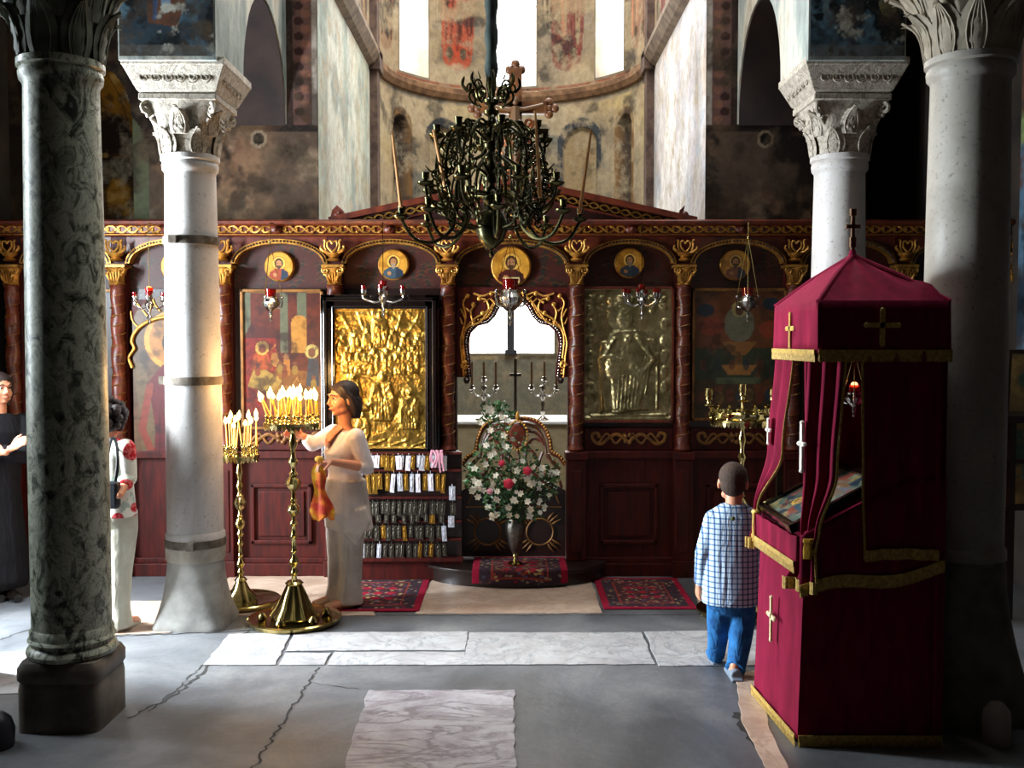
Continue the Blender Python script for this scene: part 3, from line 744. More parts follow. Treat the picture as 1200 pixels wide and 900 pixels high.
# bays: arch moulding, painted tympanum
tc = Cv(120, .42, '2b0f0a')
TYM = painted('painted_tympanum', .5, bump=.1)
for i in range(9):
    a, b = posts[i], posts[i+1]; x0, x1 = X(a)+.055, X(b)-.055; cx = (x0+x1)/2; hw = (x1-x0)/2; z0 = Z(309); hh = Z(280.5)-z0
    asp = (zb_-ztr)/(x1-x0)
    cv = Cv(110, asp, '3a140c'); rnd = random.Random(i)
    for k in range(46):
        xx, yy = rnd.random(), rnd.random()*asp; cv.ell(xx, yy, .03+.03*rnd.random(), .022, '141a12', rot=rnd.random()*3, al=.85)
        cv.line([(xx-.05,yy-.01),(xx,yy+.01),(xx+.05,yy-.015)], .008, '5c2f14', al=.8)
    cv.mesh('painted_tympanum', TYM, panel_fn(x0, x1, ztr, zb_, IY+.035), ico)
    # spandrel board above the arch
    N_ = 24; out = [(x0,zb_),(x0,z0)]+[(cx-hw*math.cos(PI*k/N_), z0+hh*math.sin(PI*k/N_)) for k in range(N_+1)]+[(x1,z0),(x1,zb_)]
    m = MB(); m.prism(out, IY-.02, IY+.03); m.build('spandrel', WOODR, ico, smooth=0)
    m = MB(); ring = []
    for k in range(N_+1):
        an = PI*k/N_; c_, s_ = -math.cos(an), math.sin(an); X1, Z1 = cx+hw*c_, z0+hh*s_; X2, Z2 = cx+(hw-.035)*c_, z0+(hh-.035)*s_
        ring.append([(X1,IY-.045,Z1),(X2,IY-.045,Z2),(X2,IY+.03,Z2),(X1,IY+.03,Z1)])
    m.loft(ring); am = m.build('arch_moulding', GOLD, ico)
    m = MB()
    nb = int(34*max(1,(x1-x0)/.72))+6
    for k in range(1, nb):
        an = PI*k/nb; m.sph((cx-(hw-.0175)*math.cos(an), IY-.048, z0+(hh-.0175)*math.sin(an)), (.0085,.006,.0085), 6)
    m.build('beading', WOODD, am)
    # boss over the arch
    m = MB(); m.sph((cx, IY-.12, Z(271)), (.05,.03,.035), 10); m.sph((cx, IY-.15, Z(271)), (.02,.02,.02), 8); m.build('cornice_boss', WOODR, ico)
# medallions
def medal(px, py, rp, robe, beard, bg='c98f30', book=False):
    c = P(px, py, IY); r = rp*S; cv = Cv(56, 1, bg)
    cv.mottle('a8701f', 4, .45, .6, int(px)); cv.ell(.5,.6,.24,.24,'d9a84a'); cv.ring(.5,.6,.24,.02,'7a4a14')
    cv.poly([(.1,-.1),(.9,-.1),(.82,.3),(.62,.42),(.38,.42),(.18,.3)], robe); cv.poly([(.55,-.1),(.9,-.1),(.8,.3),(.6,.42)], '26303f' if not book else '3a1a14')
    cv.ell(.5,.6,.15,.18,'3a2012'); cv.ell(.5,.58,.105,.135,'a8754a'); cv.poly([(.42,.52),(.58,.52),(.52,.34+.08*(1-beard)),(.48,.34+.08*(1-beard))], '4a3222' if beard < 1 else '8a7a66')
    cv.ell(.455,.61,.018,.012,'1a0c06'); cv.ell(.545,.61,.018,.012,'1a0c06'); cv.ell(.36,.2,.07,.06,'a8754a')
    if book: cv.rect(.28,.04,.72,.2,'c9b27a'); cv.line([(.5,.04),(.5,.2)],.015,'5a3a1a')
    m = MB(); m.lathe([(r*.93,-.004),(r*1.0,-.018),(r*1.06,-.012),(r*1.08,.02),(r*.9,.02)], 40, (0,0,0), Matrix.Translation((c.x, IY+.02, c.z)) @ Matrix.Rotation(PI/2,4,'X') @ Matrix.Scale(-1,4,(0,0,1)))
    f = m.build('medallion', GOLD, ico)
    o = cv.mesh('painted_bust', ICONP, lambda u,v,h: (c.x+(u-.5)*2*r, IY-.004, c.z+(v-.5)*2*r), f, mask=lambda x,y: (x-.5)**2+(y-.5)**2 < .24)
ICONP = painted('icon_paint', .4, bump=.05)
medal(327,312,16.5,'8a3a22',.5); medal(461,310,17,'3a4a55',1); medal(599,312,22,'4a1a14',.6,book=True); medal(738,308,16.5,'35404a',1); medal(862,310,17,'7a4a30',.8); medal(205,312,16.5,'6a2a22',.5); medal(990,312,16.5,'5a3a30',.5); medal(1118,312,16.5,'5a3a30',.5); medal(78,312,16.5,'5a3a30',.5)
# lower panelling, rails and gold strips
for i in list(range(0,4))+list(range(5,9)):
    x0, x1 = X(posts[i])+.07, X(posts[i+1])-.07
    m = MB(); m.b2(x0,x1,IY-.03,IY+.05,.13,Z(532)); m.b2(x0,x1,IY-.07,IY+.05,Z(536),Z(528)); m.b2(x0,x1,IY-.09,IY+.05,0,.1); m.b2(x0,x1,IY-.06,IY+.05,.1,.14)
    m.build('lower_boarding', WOOD, ico, smooth=0, bevel=.004)
    if i != 1:
        a, b, c, d = x0+.12, x1-.12, Z(636), Z(566)
        m = MB()
        m.b2(a,b,IY-.055,IY-.03,c,c+.03); m.b2(a,b,IY-.055,IY-.03,d-.03,d); m.b2(a,a+.03,IY-.055,IY-.03,c,d); m.b2(b-.03,b,IY-.055,IY-.03,c,d)
        m.b2(a+.06,b-.06,IY-.045,IY-.03,c+.06,d-.06); m.build('raised_panel', WOOD, ico, smooth=0, bevel=.006)
    if i in (2,5,6,7):
        zc = Z(514); cx = (x0+x1)/2; w = (x1-x0)/2-.06
        m = MB()
        for s_ in (-1,1):
            m.tube(crom([(cx,IY-.005,zc-.03),(cx+s_*w*.3,IY-.01,zc+.035),(cx+s_*w*.55,IY-.01,zc+.005),(cx+s_*w*.75,IY-.01,zc-.04),(cx+s_*w*.95,IY-.01,zc-.02),(cx+s_*w,IY-.01,zc+.03),(cx+s_*w*.86,IY-.01,zc+.045),(cx+s_*w*.8,IY-.01,zc+.01)],6), .014, 6, flat=.6)
            m.tube(crom([(cx+s_*w*.1,IY-.005,zc+.045),(cx+s_*w*.35,IY-.01,zc-.035),(cx+s_*w*.6,IY-.01,zc+.04),(cx+s_*w*.85,IY-.01,zc-.045)],6), .01, 6, flat=.6)
        for k in range(5): m.sph((cx+.03*math.cos(k*1.256), IY-.008, zc+.03*math.sin(k*1.256)), (.018,.01,.018), 7)
        m.build('carved_gold_strip', GOLDD, ico)
        m = MB(); m.b2(x0,x1,IY+.0,IY+.05,Z(527),Z(502)); m.build('strip_backing', WOOD, ico, smooth=0)
# pediment with carved raking mouldings
pk = Z(214); xl, xr = X(388,262), X(814,262); pm = X(604)
m = MB(); m.prism([(xl,zt+.01),(xr,zt+.01),(pm,pk)], IY-.04, IY+.06); m.build('pediment', TY, ico, smooth=0)
m = MB(); g = MB()
for (xa, s_) in ((xl,1),(xr,-1)):
    d = Vector((pm-xa,0,pk-zt-.01)); L = d.length; d.normalize(); nrm = Vector((-d.z,0,d.x)) if s_ == 1 else Vector((d.z,0,-d.x))
    A = Vector((xa,0,zt+.01)); B = Vector((pm,0,pk))
    for h0, h1, y in ((-.1,-.085,IY-.07),(-.015,.03,IY-.1)):
        q = [A+nrm*h0, B+nrm*h0, B+nrm*h1, A+nrm*h1]; m.prism([(p.x,p.z) for p in q], y, IY+.06)
    for ph in (0, PI):
        g.tube([A+d*t*.012+nrm*(-.05+.022*math.sin(t*.45+ph))+Vector((0,IY-.05,0)) for t in range(int(L/.012))], .008, 5)
m.build('raking_cornice', WOODR, ico, smooth=0); g.build('raking_lattice', GOLD, ico)
for px, s_ in ((396,1),(802,-1)):
    m = MB(); c = P(px, 250, IY)
    m.prism([(c.x-.06,zt+.01),(c.x+.06,zt+.01),(c.x+.03*s_+.02,zt+.09),(c.x-.0,zt+.14),(c.x-.04,zt+.1)], IY-.03, IY+.02); m.sph((c.x,IY-.03,zt+.06),(.03,.02,.035),8); m.build('crest_finial', WOODR, ico)
# great cross over the pediment
cr = thing('crucifix', 'tall gilded and painted wooden crucifix standing on the pediment peak behind the chandelier', 'crucifix', (pm, IY, pk))
def lobed(mb, p, q, w, t=.03):
    p, q = Vector(p), Vector(q); d = (q-p).normalized(); s_ = Vector((-d.z,0,d.x))
    c = [(v.x,v.z) for v in (p-s_*w, q-s_*w, q+s_*w, p+s_*w)]; mb.prism(c, IY-t, IY+t)
zc = Z(127); ztp = Z(82)
m = MB(); lobed(m, (pm,0,pk-.02), (pm,0,ztp), .05); lobed(m, (X(563),0,zc), (X(640),0,zc), .045)
for c in ((X(560),zc),(X(643),zc),(pm,ztp)):
    for dx, dz in ((0,0),(.045,0),(-.045,0),(0,.045),(0,-.045)): m.sph((c[0]+dx,IY,c[1]+dz),(.035,.03,.035),10)
m.build('cross_beams', mat('cross_paint', hx('5a3014'), .5, c2=hx('7a4a1f'), ns=8), cr)
m = MB()
for s_ in (-1,1):
    for (a, b, r) in ((.09,.08,.07),(.13,.2,.06),(.07,.33,.05),(.1,.45,.04)):
        m.tube(spiral(pm+s_*a, pk+b, r, .01, -PI/2, s_*1.3, 22, IY-.02), .013, 6)
m.build('carved_foot', mat('orange_gilded_carving', hx('7a3a18'), .45, .3, c2=hx('a8602a'), ns=14), cr)
m = MB(); m.tube([(X(568),IY-.04,zc+.02),(pm-.06,IY-.05,zc-.02),(pm,IY-.05,zc-.02),(pm+.06,IY-.05,zc-.02),(X(636),IY-.04,zc+.02)], [.012,.016,.03,.016,.012], 7)
m.tube([(pm,IY-.05,zc),(pm,IY-.055,zc-.15),(pm+.01,IY-.05,zc-.27),(pm,IY-.05,zc-.42)], [.035,.042,.035,.012], 8); m.sph((pm,IY-.06,zc+.045),(.028,.025,.034),10)
m.build('painted_figure', mat('ivory_paint', hx('6b4a2c'), .5), cr)

# ---------------------------------------------------------------- royal doorway: carved ogee panel + leaves
rd = thing('royal_door', 'pair of dark carved sanctuary doors with beaded curved top and gold wreaths behind the flowers', 'door', (X(602), IY, .138))
cxp = 602
ogee = [(553,442),(551,420),(549,402),(552,390),(560,382),(572,379),(580,371),(586,360),(593,353),(602,348)]
og = [(X(a,b), Z(b)) for a, b in ogee]; cxw = X(cxp); og2 = og+[(2*cxw-a, b) for a, b in og[::-1][1:]]
m = MB(); m.prism([(DOORX0-.02,og2[0][1]),(DOORX0-.02,ztr+.01),(DOORX1+.02,ztr+.01),(DOORX1+.02,og2[-1][1])]+og2[::-1], IY-.005, IY+.05); ap = m.build('ogee_panel', WOOD, ico, smooth=0)
def smooth2(pts, n=6): return [(p.x,p.y) for p in crom([(a,b,0) for a,b in pts], n)]
sm = smooth2(og2, 20)
for off, rr, nm in ((-.018,.0085,'beading'),(-.045,.0085,'beading')):
    m = MB(); acc = 0; last = None
    for (a, b), (c, d) in zip(sm[:-1], sm[1:]):
        t = Vector((c-a, d-b)); L = t.length
        if L < 1e-6: continue
        n2 = Vector((t.y, -t.x))/L
        if acc <= 0: m.sph((a+n2.x*off, IY-.012, b+n2.y*off), (rr,rr,rr), 7); acc = .019
        acc -= L
    m.build(nm, SILVER if off > -.03 else GOLD, ap)
m = MB(); m.tube([(a+(-.062 if a < cxw else .062)*min(1,abs(a-cxw)/.15), IY-.012, b+.06*max(0,1-abs(a-cxw)/.25)) for a, b in sm], .009, 6)
zz = lambda py: Z(py)
for s_ in (-1,1):
    q = lambda px, py: (cxw+s_*(cxp-px)*S, IY-.014, Z(py))
    vines = [[(545,420),(543,400),(546,385),(556,374),(566,368)],[(541,395),(546,372),(543,355),(548,347)],[(566,368),(573,362),(570,352),(562,350)],[(590,348),(578,343),(566,347),(555,344)],[(555,380),(552,366),(556,358)],[(545,372),(540,362)],[(575,350),(580,356),(577,361)]]
    for vn in vines: m.tube(crom([q(*v) for v in vn], 5), .0085, 6)
    for a, b in ((548,347),(555,357),(562,350),(545,425),(576,344),(590,343),(566,367)): m.sph(q(a,b), (.02,.012,.02), 8)
    m.tube(spiral(q(544,425)[0], Z(428), .03, .008, 0, s_*1.4, 16, IY-.014), .008, 6)
    for vn in ([(542,380),(539,372)],[(550,365),(545,360)],[(567,355),(574,350)],[(585,352),(580,347)]): m.tube([q(*v) for v in vn], [.012,.003], 6)
m.build('gold_vine', GOLD, ap)
m = MB()
for s_ in (-1,1):
    q = lambda px, py: (cxw+s_*(cxp-px)*S, IY, Z(py))
    c = q(547,442); m.lathe([(.015,-.05),(.03,-.02),(.015,0),(.03,.02)], 12, c)
m.build('pendant_finial', WOODD, ap)
# leaves
topc = [(541,600),(541,545),(548,536),(557,530),(560,515),(566,502),(576,494),(588,491),(597,492)]
for s_, in ((-1,),(1,)):
    q = lambda px, py: (cxw-s_*-1*(cxp-px)*S*1.0 if False else cxw+(-1 if s_ < 0 else 1)*(cxp-px)*S, Z(py))
    body = [q(541,655),q(602,655),q(602,560),q(590,566),q(575,571),q(558,565),q(541,575)]
    lf = MB(); lf.prism(body, IY+.0, IY+.04); leaf = lf.build('door_leaf', WOODD, rd, smooth=0)
    tp = smooth2([q(*v) for v in topc[1:]], 16)
    m = MB(); m.tube([(a, IY+.02, b) for a, b in tp], .018, 8)
    m.tube([(a+(cxw-a)*.12, IY+.02, b-.035) for a, b in tp], .01, 6)
    for path in ([(545,572),(552,556),(564,560),(572,546),(568,530)],[(560,570),(572,560),(585,548),(588,530),(580,515),(570,517)],[(600,560),(596,540),(598,520),(592,505),(582,503)],[(547,550),(556,543),(562,532)],[(566,522),(575,508),(588,505)],[(590,560),(578,552),(575,538),(582,528),(590,536)],[(575,570),(566,556),(556,566)]):
        m.tube(crom([(q(a,b)[0], IY+.02, q(a,b)[1]) for a, b in path], 5), .013, 6)
    m.build('openwork_crest', WOODR, leaf)
    m = MB(); acc = 0
    for (a, b), (c, d) in zip(tp[:-1], tp[1:]):
        L = math.hypot(c-a, d-b)
        if acc <= 0: m.sph((a, IY-.0, b+.012), .0105, 8); acc = .022
        acc -= L
    m.build('beading', GOLD, leaf)
    m = MB(); cx, cz = q(571 if s_ < 0 else 571, 623)
    m.tube([(cx+.105*math.cos(a), IY-.008, cz+.105*math.sin(a)) for a in np.linspace(0,2*PI,30)], .0085, 6)
    for sx, sz in ((-1,-1),(1,-1),(-1,1),(1,1)):
        for k in (-.35,0,.35):
            an = math.atan2(sz, sx)+k*.6; m.tube([(cx+.11*math.cos(an*1), IY-.008, cz+.11*math.sin(an)),(cx+.14*math.cos(an)+.0, IY-.014, cz+.14*math.sin(an)),(cx+.2*math.cos(an), IY-.008, cz+.19*math.sin(an))], [.004,.011,.002], 6)
    m.tube([(cx-.17,IY-.008,q(0,594)[1]),(cx+.17,IY-.008,q(0,594)[1])], .006, 5)
    m.tube(crom([(cx-.15,IY-.008,q(0,590)[1]),(cx-.1,IY-.008,q(0,575)[1]),(cx,IY-.008,q(0,568)[1]),(cx+.1,IY-.008,q(0,575)[1]),(cx+.15,IY-.008,q(0,590)[1])],5), .006, 5)
    m.build('gold_wreath', GOLDD, leaf)
m = MB(); cz = Z(508+2); c0 = (cxw+.03, IY, Z(510))
m.lathe([(.0,-.0),(.055,0),(.065,.012),(.055,.03),(0,.035)], 26, (0,0,0), Matrix.Translation(c0) @ Matrix.Scale(1.45,4,(0,0,1)) @ Matrix.Rotation(PI/2,4,'X'))
cb = m.build('oval_crest', WOODR, rd)
m = MB()
for k in range(24): a = 2*PI*k/24; m.sph((c0[0]+.078*math.cos(a), IY-.015, c0[2]+.115*math.sin(a)), .011, 8)
m.sph((c0[0], IY-.01, c0[2]+.15), (.015,.012,.04), 8); m.build('beading', GOLD, cb)

# ---------------------------------------------------------------- icons
def frame(mb, x0, x1, z0, z1, w, y0, y1):
    mb.b2(x0,x0+w,y0,y1,z0,z1); mb.b2(x1-w,x1,y0,y1,z0,z1); mb.b2(x0,x1,y0,y1,z1-w,z1); mb.b2(x0,x1,y0,y1,z0,z0+w)
RG = lambda c: c
def relief(name, label, px0, px1, py0, py1, m, painter, fw, fm, y, par_frame=True, amp=.028):
    x0, x1 = X(px0), X(px1); z0, z1 = Z(py1), Z(py0); asp = (z1-z0)/(x1-x0)
    t = thing(name, label, 'icon', ((x0+x1)/2, IY, z0))
    cv = Cv(150, asp); painter(cv, asp)
    hh = vnoise(cv.h+1, cv.w+1, 14, 5, 5, asp); h2 = vnoise(cv.h+1, cv.w+1, 7, 8, 3, asp)
    for _ in range(2): cv.z = (cv.z+np.roll(cv.z,1,0)+np.roll(cv.z,-1,0)+np.roll(cv.z,1,1)+np.roll(cv.z,-1,1))/5
    cv.z = cv.z*(.75+.5*h2)+hh*.75
    cv.mesh('embossed_cover', m, lambda u,v,h: (x0+(x1-x0)*u, y-.002-h*amp, z0+(z1-z0)*v), t)
    mb = MB()
    mb.b2(x0-.01,x1+.01,y,y+.03,z0-.01,z1+.01); mb.build('backing_board', WOODD, t, smooth=0)
    if fw:
        mb = MB(); frame(mb, x0-fw, x1+fw, z0-fw, z1+fw, fw+.004, y-.045, y+.02); frame(mb, x0-fw*.8, x1+fw*.8, z0-fw*.8, z1+fw*.8, fw*.3, y-.06, y); frame(mb, x0-.02, x1+.02, z0-.02, z1+.02, .012, y-.052, y)
        mb.build('frame', fm, t, smooth=0, bevel=.006)
    else:
        mb = MB(); frame(mb, x0-.02, x1+.02, z0-.02, z1+.02, .02, y-.03, y+.02); mb.build('frame', fm, t, smooth=0, bevel=.003)
    return t
def assembly(cv, asp):
    rnd = random.Random(4)
    cv.rect(.0,.0,1,.02,None,.5); cv.rect(0,asp-.02,1,asp,None,.5)
    for a in np.linspace(.3,PI-.3,12): cv.line([(.5,.5*asp),(.5+.75*math.cos(a),.5*asp+.8*math.sin(a))], .03, None, .18)
    for k in range(6): cv.saint(.14+.145*k, .52*asp+.07*abs(k-2.5)*.2, .34, hgt=.9)
    for k in range(7): cv.saint(.08+.14*k, .72*asp-.03*abs(k-3), .26, hgt=.75)
    cv.saint(.5, .74*asp, .42, hgt=1.0)
    cv.saint(.52, .2*asp, .62, hgt=1.2); cv.saint(.2,.3*asp,.42,hgt=.9); cv.saint(.82,.14*asp,.52,hgt=1.0); cv.saint(.3,.06*asp,.36,hgt=.8)
    for k in range(9): cv.ell(.2+.05*k, .3*asp+.03*math.sin(k*2), .05, .04, None, .8)
    for k in range(4): cv.line([(.1+.25*k,.03),(.3+.25*k,.1)], .02, None, .4)
relief('gilded_icon', 'large gilded embossed icon of many figures in a thick black lacquered frame', 395, 500, 362, 524, RELG, assembly, .105, BLACKW, IY-.1)
def enthroned(cv, asp):
    cv.rect(0,0,1,.04,None,.5); cv.line([(.08,.05),(.95,.06)], .03, None, .6)
    for k in range(16): cv.ell(.06+.12*(k%8), asp*(.93-.06*(k//8))-.02*(k%3), .055, .035, None, .5, rot=k)
    for s_ in (0,1):
        for k in range(5): cv.ell(.08+.84*s_, asp*(.25+.12*k), .05, .07, None, .45)
    cv.poly([(.25,.12),(.8,.12),(.88,.75*asp-.3),(.8,.62*asp),(.2,.6*asp),(.16,.45*asp)], None, .35)   # throne
    cv.line([(.2,.1),(.2,.5*asp)], .035, None, .6); cv.line([(.84,.14),(.84,.5*asp)], .035, None, .6)
    cv.ell(.47,.8*asp,.2,.2,None,.35); cv.ell(.47,.78*asp,.1,.125,None,1.0)
    cv.poly([(.3,.42*asp),(.24,.58*asp),(.33,.68*asp),(.6,.69*asp),(.74,.58*asp),(.76,.4*asp),(.62,.12),(.34,.12)], None, .8)
    cv.ell(.36,.4*asp,.13,.16,None,1.1); cv.ell(.6,.4*asp,.14,.15,None,1.1)
    for k in range(6): cv.line([(.38+.04*k,.13),(.4+.045*k,.34*asp)], .018, None, 1.15)
    cv.line([(.6,.64*asp),(.8,.46*asp),(.66,.36*asp)], .07, None, 1.2); cv.line([(.34,.62*asp),(.24,.5*asp),(.42,.46*asp)], .07, None, 1.2)
    cv.ell(.5,.52*asp,.11,.15,None,1.25); cv.ell(.5,.62*asp,.055,.065,None,1.45)
    for k in range(4): cv.line([(.55+.05*k,.2*asp),(.68+.03*k,.5*asp)], .014, None, 1.1)
    cv.ell(.42,.1,.09,.035,None,1.1); cv.ell(.56,.13,.1,.035,None,1.1)
relief('silver_gilt_icon', 'embossed silver-gilt icon of an enthroned figure to the right of the sanctuary doorway', 685, 787, 339, 492, RELS, enthroned, 0, WOODR, IY-.0)
def pic(name, label, px0, px1, py0, py1, painter, y=IY-.01, w=100):
    x0, x1 = X(px0), X(px1); z0, z1 = Z(py1), Z(py0); asp = (z1-z0)/(x1-x0)
    t = thing(name, label, 'icon', ((x0+x1)/2, IY, z0)); cv = Cv(w, asp); painter(cv, asp)
    cv.mesh('painted_panel', ICONP, lambda u,v,h: (x0+(x1-x0)*u, y-.004, z0+(z1-z0)*v), t)
    mb = MB(); mb.b2(x0,x1,y,y+.03,z0,z1); mb.build('backing_board', WOODD, t, smooth=0)
    mb = MB(); frame(mb, x0-.02, x1+.02, z0-.02, z1+.02, .022, y-.02, y+.03); mb.build('frame', GOLDD, t, smooth=0, bevel=.003)
    return t
def nativity(cv, asp):
    cv.rect(0,0,1,asp,'4a1a10'); cv.mottle('5e2412', 4, .45, .6, 3)
    cv.rect(.0,asp-.02,1,asp,'8a6428')
    for a, b in ((0,.1),(.48,.58),(.7,.82)): cv.rect(a,.55*asp if a<.6 else .78*asp,b,asp,'5d5f48')
    cv.rect(0,.15*asp,.42,.66*asp,'7a1c10'); cv.poly([(0,.66*asp),(.42,.66*asp),(.3,.74*asp),(.1,.76*asp)],'4a1a10')
    cv.rect(.62,.55*asp,.82,.78*asp,'b07a30'); cv.ell(.72,.78*asp,.1,.08,'b07a30')
    cv.poly([(.3,.05),(1,.05),(1,.4*asp),(.42,.44*asp),(.3,.3*asp)],'7a4a1a'); cv.line([(.5,.05),(.5,.38*asp)],.02,'4a2a10'); cv.line([(.72,.05),(.72,.38*asp)],.02,'4a2a10')
    cv.poly([(.05,.3*asp),(.35,.25*asp),(.5,.34*asp),(.3,.42*asp),(.12,.42*asp)],'9a7a34'); cv.poly([(.08,.42*asp),(.15,.55*asp),(.3,.56*asp),(.38,.42*asp)],'a84a1a')
    cv.ell(.24,.585*asp,.09,.09,'c9a04a'); cv.ell(.24,.58*asp,.05,.06,'7a3a20'); cv.poly([(.8,.3*asp),(.98,.3*asp),(.96,.5*asp),(.84,.52*asp)],'2f3a44')
    cv.ell(.88,.56*asp,.09,.09,'b0a05a'); cv.ell(.88,.55*asp,.05,.06,'6a4028'); cv.poly([(.5,.38*asp),(.6,.38*asp),(.6,.5*asp),(.52,.5*asp)],'a86a2a'); cv.ell(.55,.52*asp,.035,.04,'8a5a38')
    cv.ell(.4,.5*asp,.05,.09,'9a6a30',al=.8); cv.rect(.35,.15*asp,.6,.3*asp,'8a6228',al=.6); cv.rect(0,0,.45,.15*asp,'6a1a10')
    rnd = random.Random(2)
    for q in range(60):
        x_, y_ = rnd.random(), rnd.random()*asp*.62; cv.line([(x_,y_),(x_+rnd.uniform(-.06,.06),y_+rnd.uniform(.02,.1))], .008, rnd.choice(['3a1a10','c09040','2a1410','8a4a20']), al=.7)
    for x_, y_ in ((.47,.47),(.53,.44),(.66,.46),(.9,.36),(.18,.45)): cv.ell(x_, y_*asp, .03, .04, '6a3a24'); cv.ell(x_, y_*asp-.07, .04, .06, rnd.choice(['7a3a1a','3a3a3a','8a6a2a']))
    cv.mottle('2a100a', 9, .5, .7, 8, .75); cv.a *= .72
pic('painted_icon', 'painted red and ochre icon of haloed figures between the white column and the black frame', 285, 376, 342, 500, nativity)
def fountain(cv, asp):
    cv.rect(0,0,1,asp,'3a2b16'); cv.rect(0,.55*asp,1,asp,'5a3318'); cv.rect(0,.3*asp,1,.55*asp,'2b3322'); cv.mottle('6e3c1e', 5, .52, .66, 12, .7)
    cv.ell(.12,.85*asp,.1,.07,'1c2a34'); cv.ell(.85,.9*asp,.1,.07,'1c2a34')
    cv.ell(.18,.72*asp,.14,.1,'7a341c'); cv.ell(.85,.7*asp,.13,.1,'7a341c')
    cv.ell(.5,.74*asp,.17,.2,'5d5a48'); cv.ell(.5,.86*asp,.09,.09,'8a7a4a'); cv.ell(.5,.85*asp,.05,.06,'4a3020')
    cv.poly([(.3,.6*asp),(.7,.6*asp),(.58,.5*asp),(.42,.5*asp)],'7a5226'); cv.rect(.46,.38*asp,.54,.5*asp,'6a4620'); cv.poly([(.3,.42*asp),(.7,.42*asp),(.62,.34*asp),(.38,.34*asp)],'8a5e2a'); cv.rect(.25,.27*asp,.75,.32*asp,'4a5238')
    for k in range(9): cv.ell(.07+.11*k,.16*asp+.03*(k%2),.045,.075,['5a2c1a','24303a','6a5228'][k%3])
    for k in range(6): cv.ell(.1+.16*k,.42*asp,.04,.06,['5a2c1a','1c2a34'][k%2],al=.7)
    cv.mottle('140d08', 8, .54, .7, 18, .6)
pic('dark_painted_icon', 'dark painted icon with a fountain scene behind the brass candelabrum', 814, 919, 341, 490, fountain)
def dark(cv, asp):
    cv.rect(0,0,1,asp,'24140c'); cv.rect(.05,.05,.95,asp-.05,'2e1c12'); cv.saint(.5,.1*asp,1.05,'3a2018','2a2418','6a4a30','7a5a28')
pic('small_dark_icon', 'nearly black painted icon just right of the green veined column', 66, 132, 342, 520, dark)
pic('shadowed_icon', 'shadowed painted icon mostly hidden behind the red canopy and slim column', 935, 1048, 341, 500, dark)
pic('shadowed_icon', 'dim painted icon visible in the gap right of the thick grey column', 1064, 1176, 341, 500, dark)
# archangel door in the first full bay
ax0, ax1 = X(155), X(252); t = thing('side_door', 'painted side door with a red-robed archangel under a gold beaded arch, behind the white column', 'door', ((ax0+ax1)/2, IY, 0))
za0, za1 = .1, Z(345); asp = (za1-za0)/(ax1-ax0); cv = Cv(110, asp, '4a2c18'); cv.mottle('6a4024', 5, .5, .65, 5)
cv.rect(0,0,1,asp,'4d3a22',al=.6); cv.ell(.5,.83*asp,.36,.36,'b07a2a'); cv.ell(.5,.83*asp,.3,.3,'8a5a20'); cv.ell(.5,.82*asp,.14,.19,'1f100a'); cv.ell(.5,.81*asp,.1,.15,'8a5634')
cv.poly([(.14,.5*asp),(.2,.68*asp),(.36,.74*asp),(.64,.74*asp),(.84,.66*asp),(.9,.5*asp),(.78,.3*asp),(.22,.3*asp)],'4f0f14'); cv.poly([(.28,.3*asp),(.72,.3*asp),(.66,.1*asp),(.34,.1*asp)],'2a1a16')
cv.line([(.1,.12*asp),(.18,.5*asp),(.08,.72*asp)], .16, '59482e', al=.8); cv.line([(.92,.2*asp),(.88,.6*asp)], .12, '59482e', al=.8); cv.line([(.2,.66*asp),(.1,.5*asp),(.2,.42*asp)], .09, '6e2a1a')
for k in range(5): cv.line([(.28+.1*k,.12*asp),(.32+.09*k,.6*asp)], .012, '200808', al=.8)
cv.mottle('140a06', 7, .52, .7, 15, .6)
def topmask(x, y): return (y < .88*asp) | ((x-.5)**2+(y-.88*asp)**2*1.6 < .25)
cv.mesh('painted_panel', ICONP, lambda u,v,h: (ax0+(ax1-ax0)*u, IY-.014, za0+(za1-za0)*v), t, mask=topmask)
mb = MB(); mb.b2(ax0,ax1,IY-.012,IY+.03,za0,za1-.04); mb.build('door_leaf', WOOD, t, smooth=0)
acx = (ax0+ax1)/2; aw = (ax1-ax0)/2; mb = MB(); zs = za0+.88*(za1-za0)-.12
pa = [(ax0+.0,zs-.2),(ax0-.03,zs-.12),(ax0+.02,zs-.05)]+[(acx-aw*math.cos(a), zs+.2*math.sin(a)) for a in np.linspace(0,PI,22)]+[(ax1-.02,zs-.05),(ax1+.03,zs-.12),(ax1,zs-.2)]
mb.tube([(a,IY-.03,b) for a,b in pa], .014, 7)
mb.build('gilded_arch', GOLD, t)
mb = MB()
for s_ in (-1,1):
    for a,b,c,d in ((.2,.2,.28,.26),(.28,.12,.33,.2),(.1,.24,.16,.3)): mb.tube(crom([(acx+s_*a,IY-.02,zs+b),(acx+s_*(a+.04),IY-.02,zs+b+.05),(acx+s_*c,IY-.02,zs+d+.04)],4), .008, 5)
mb.build('gold_vine', GOLD, t)
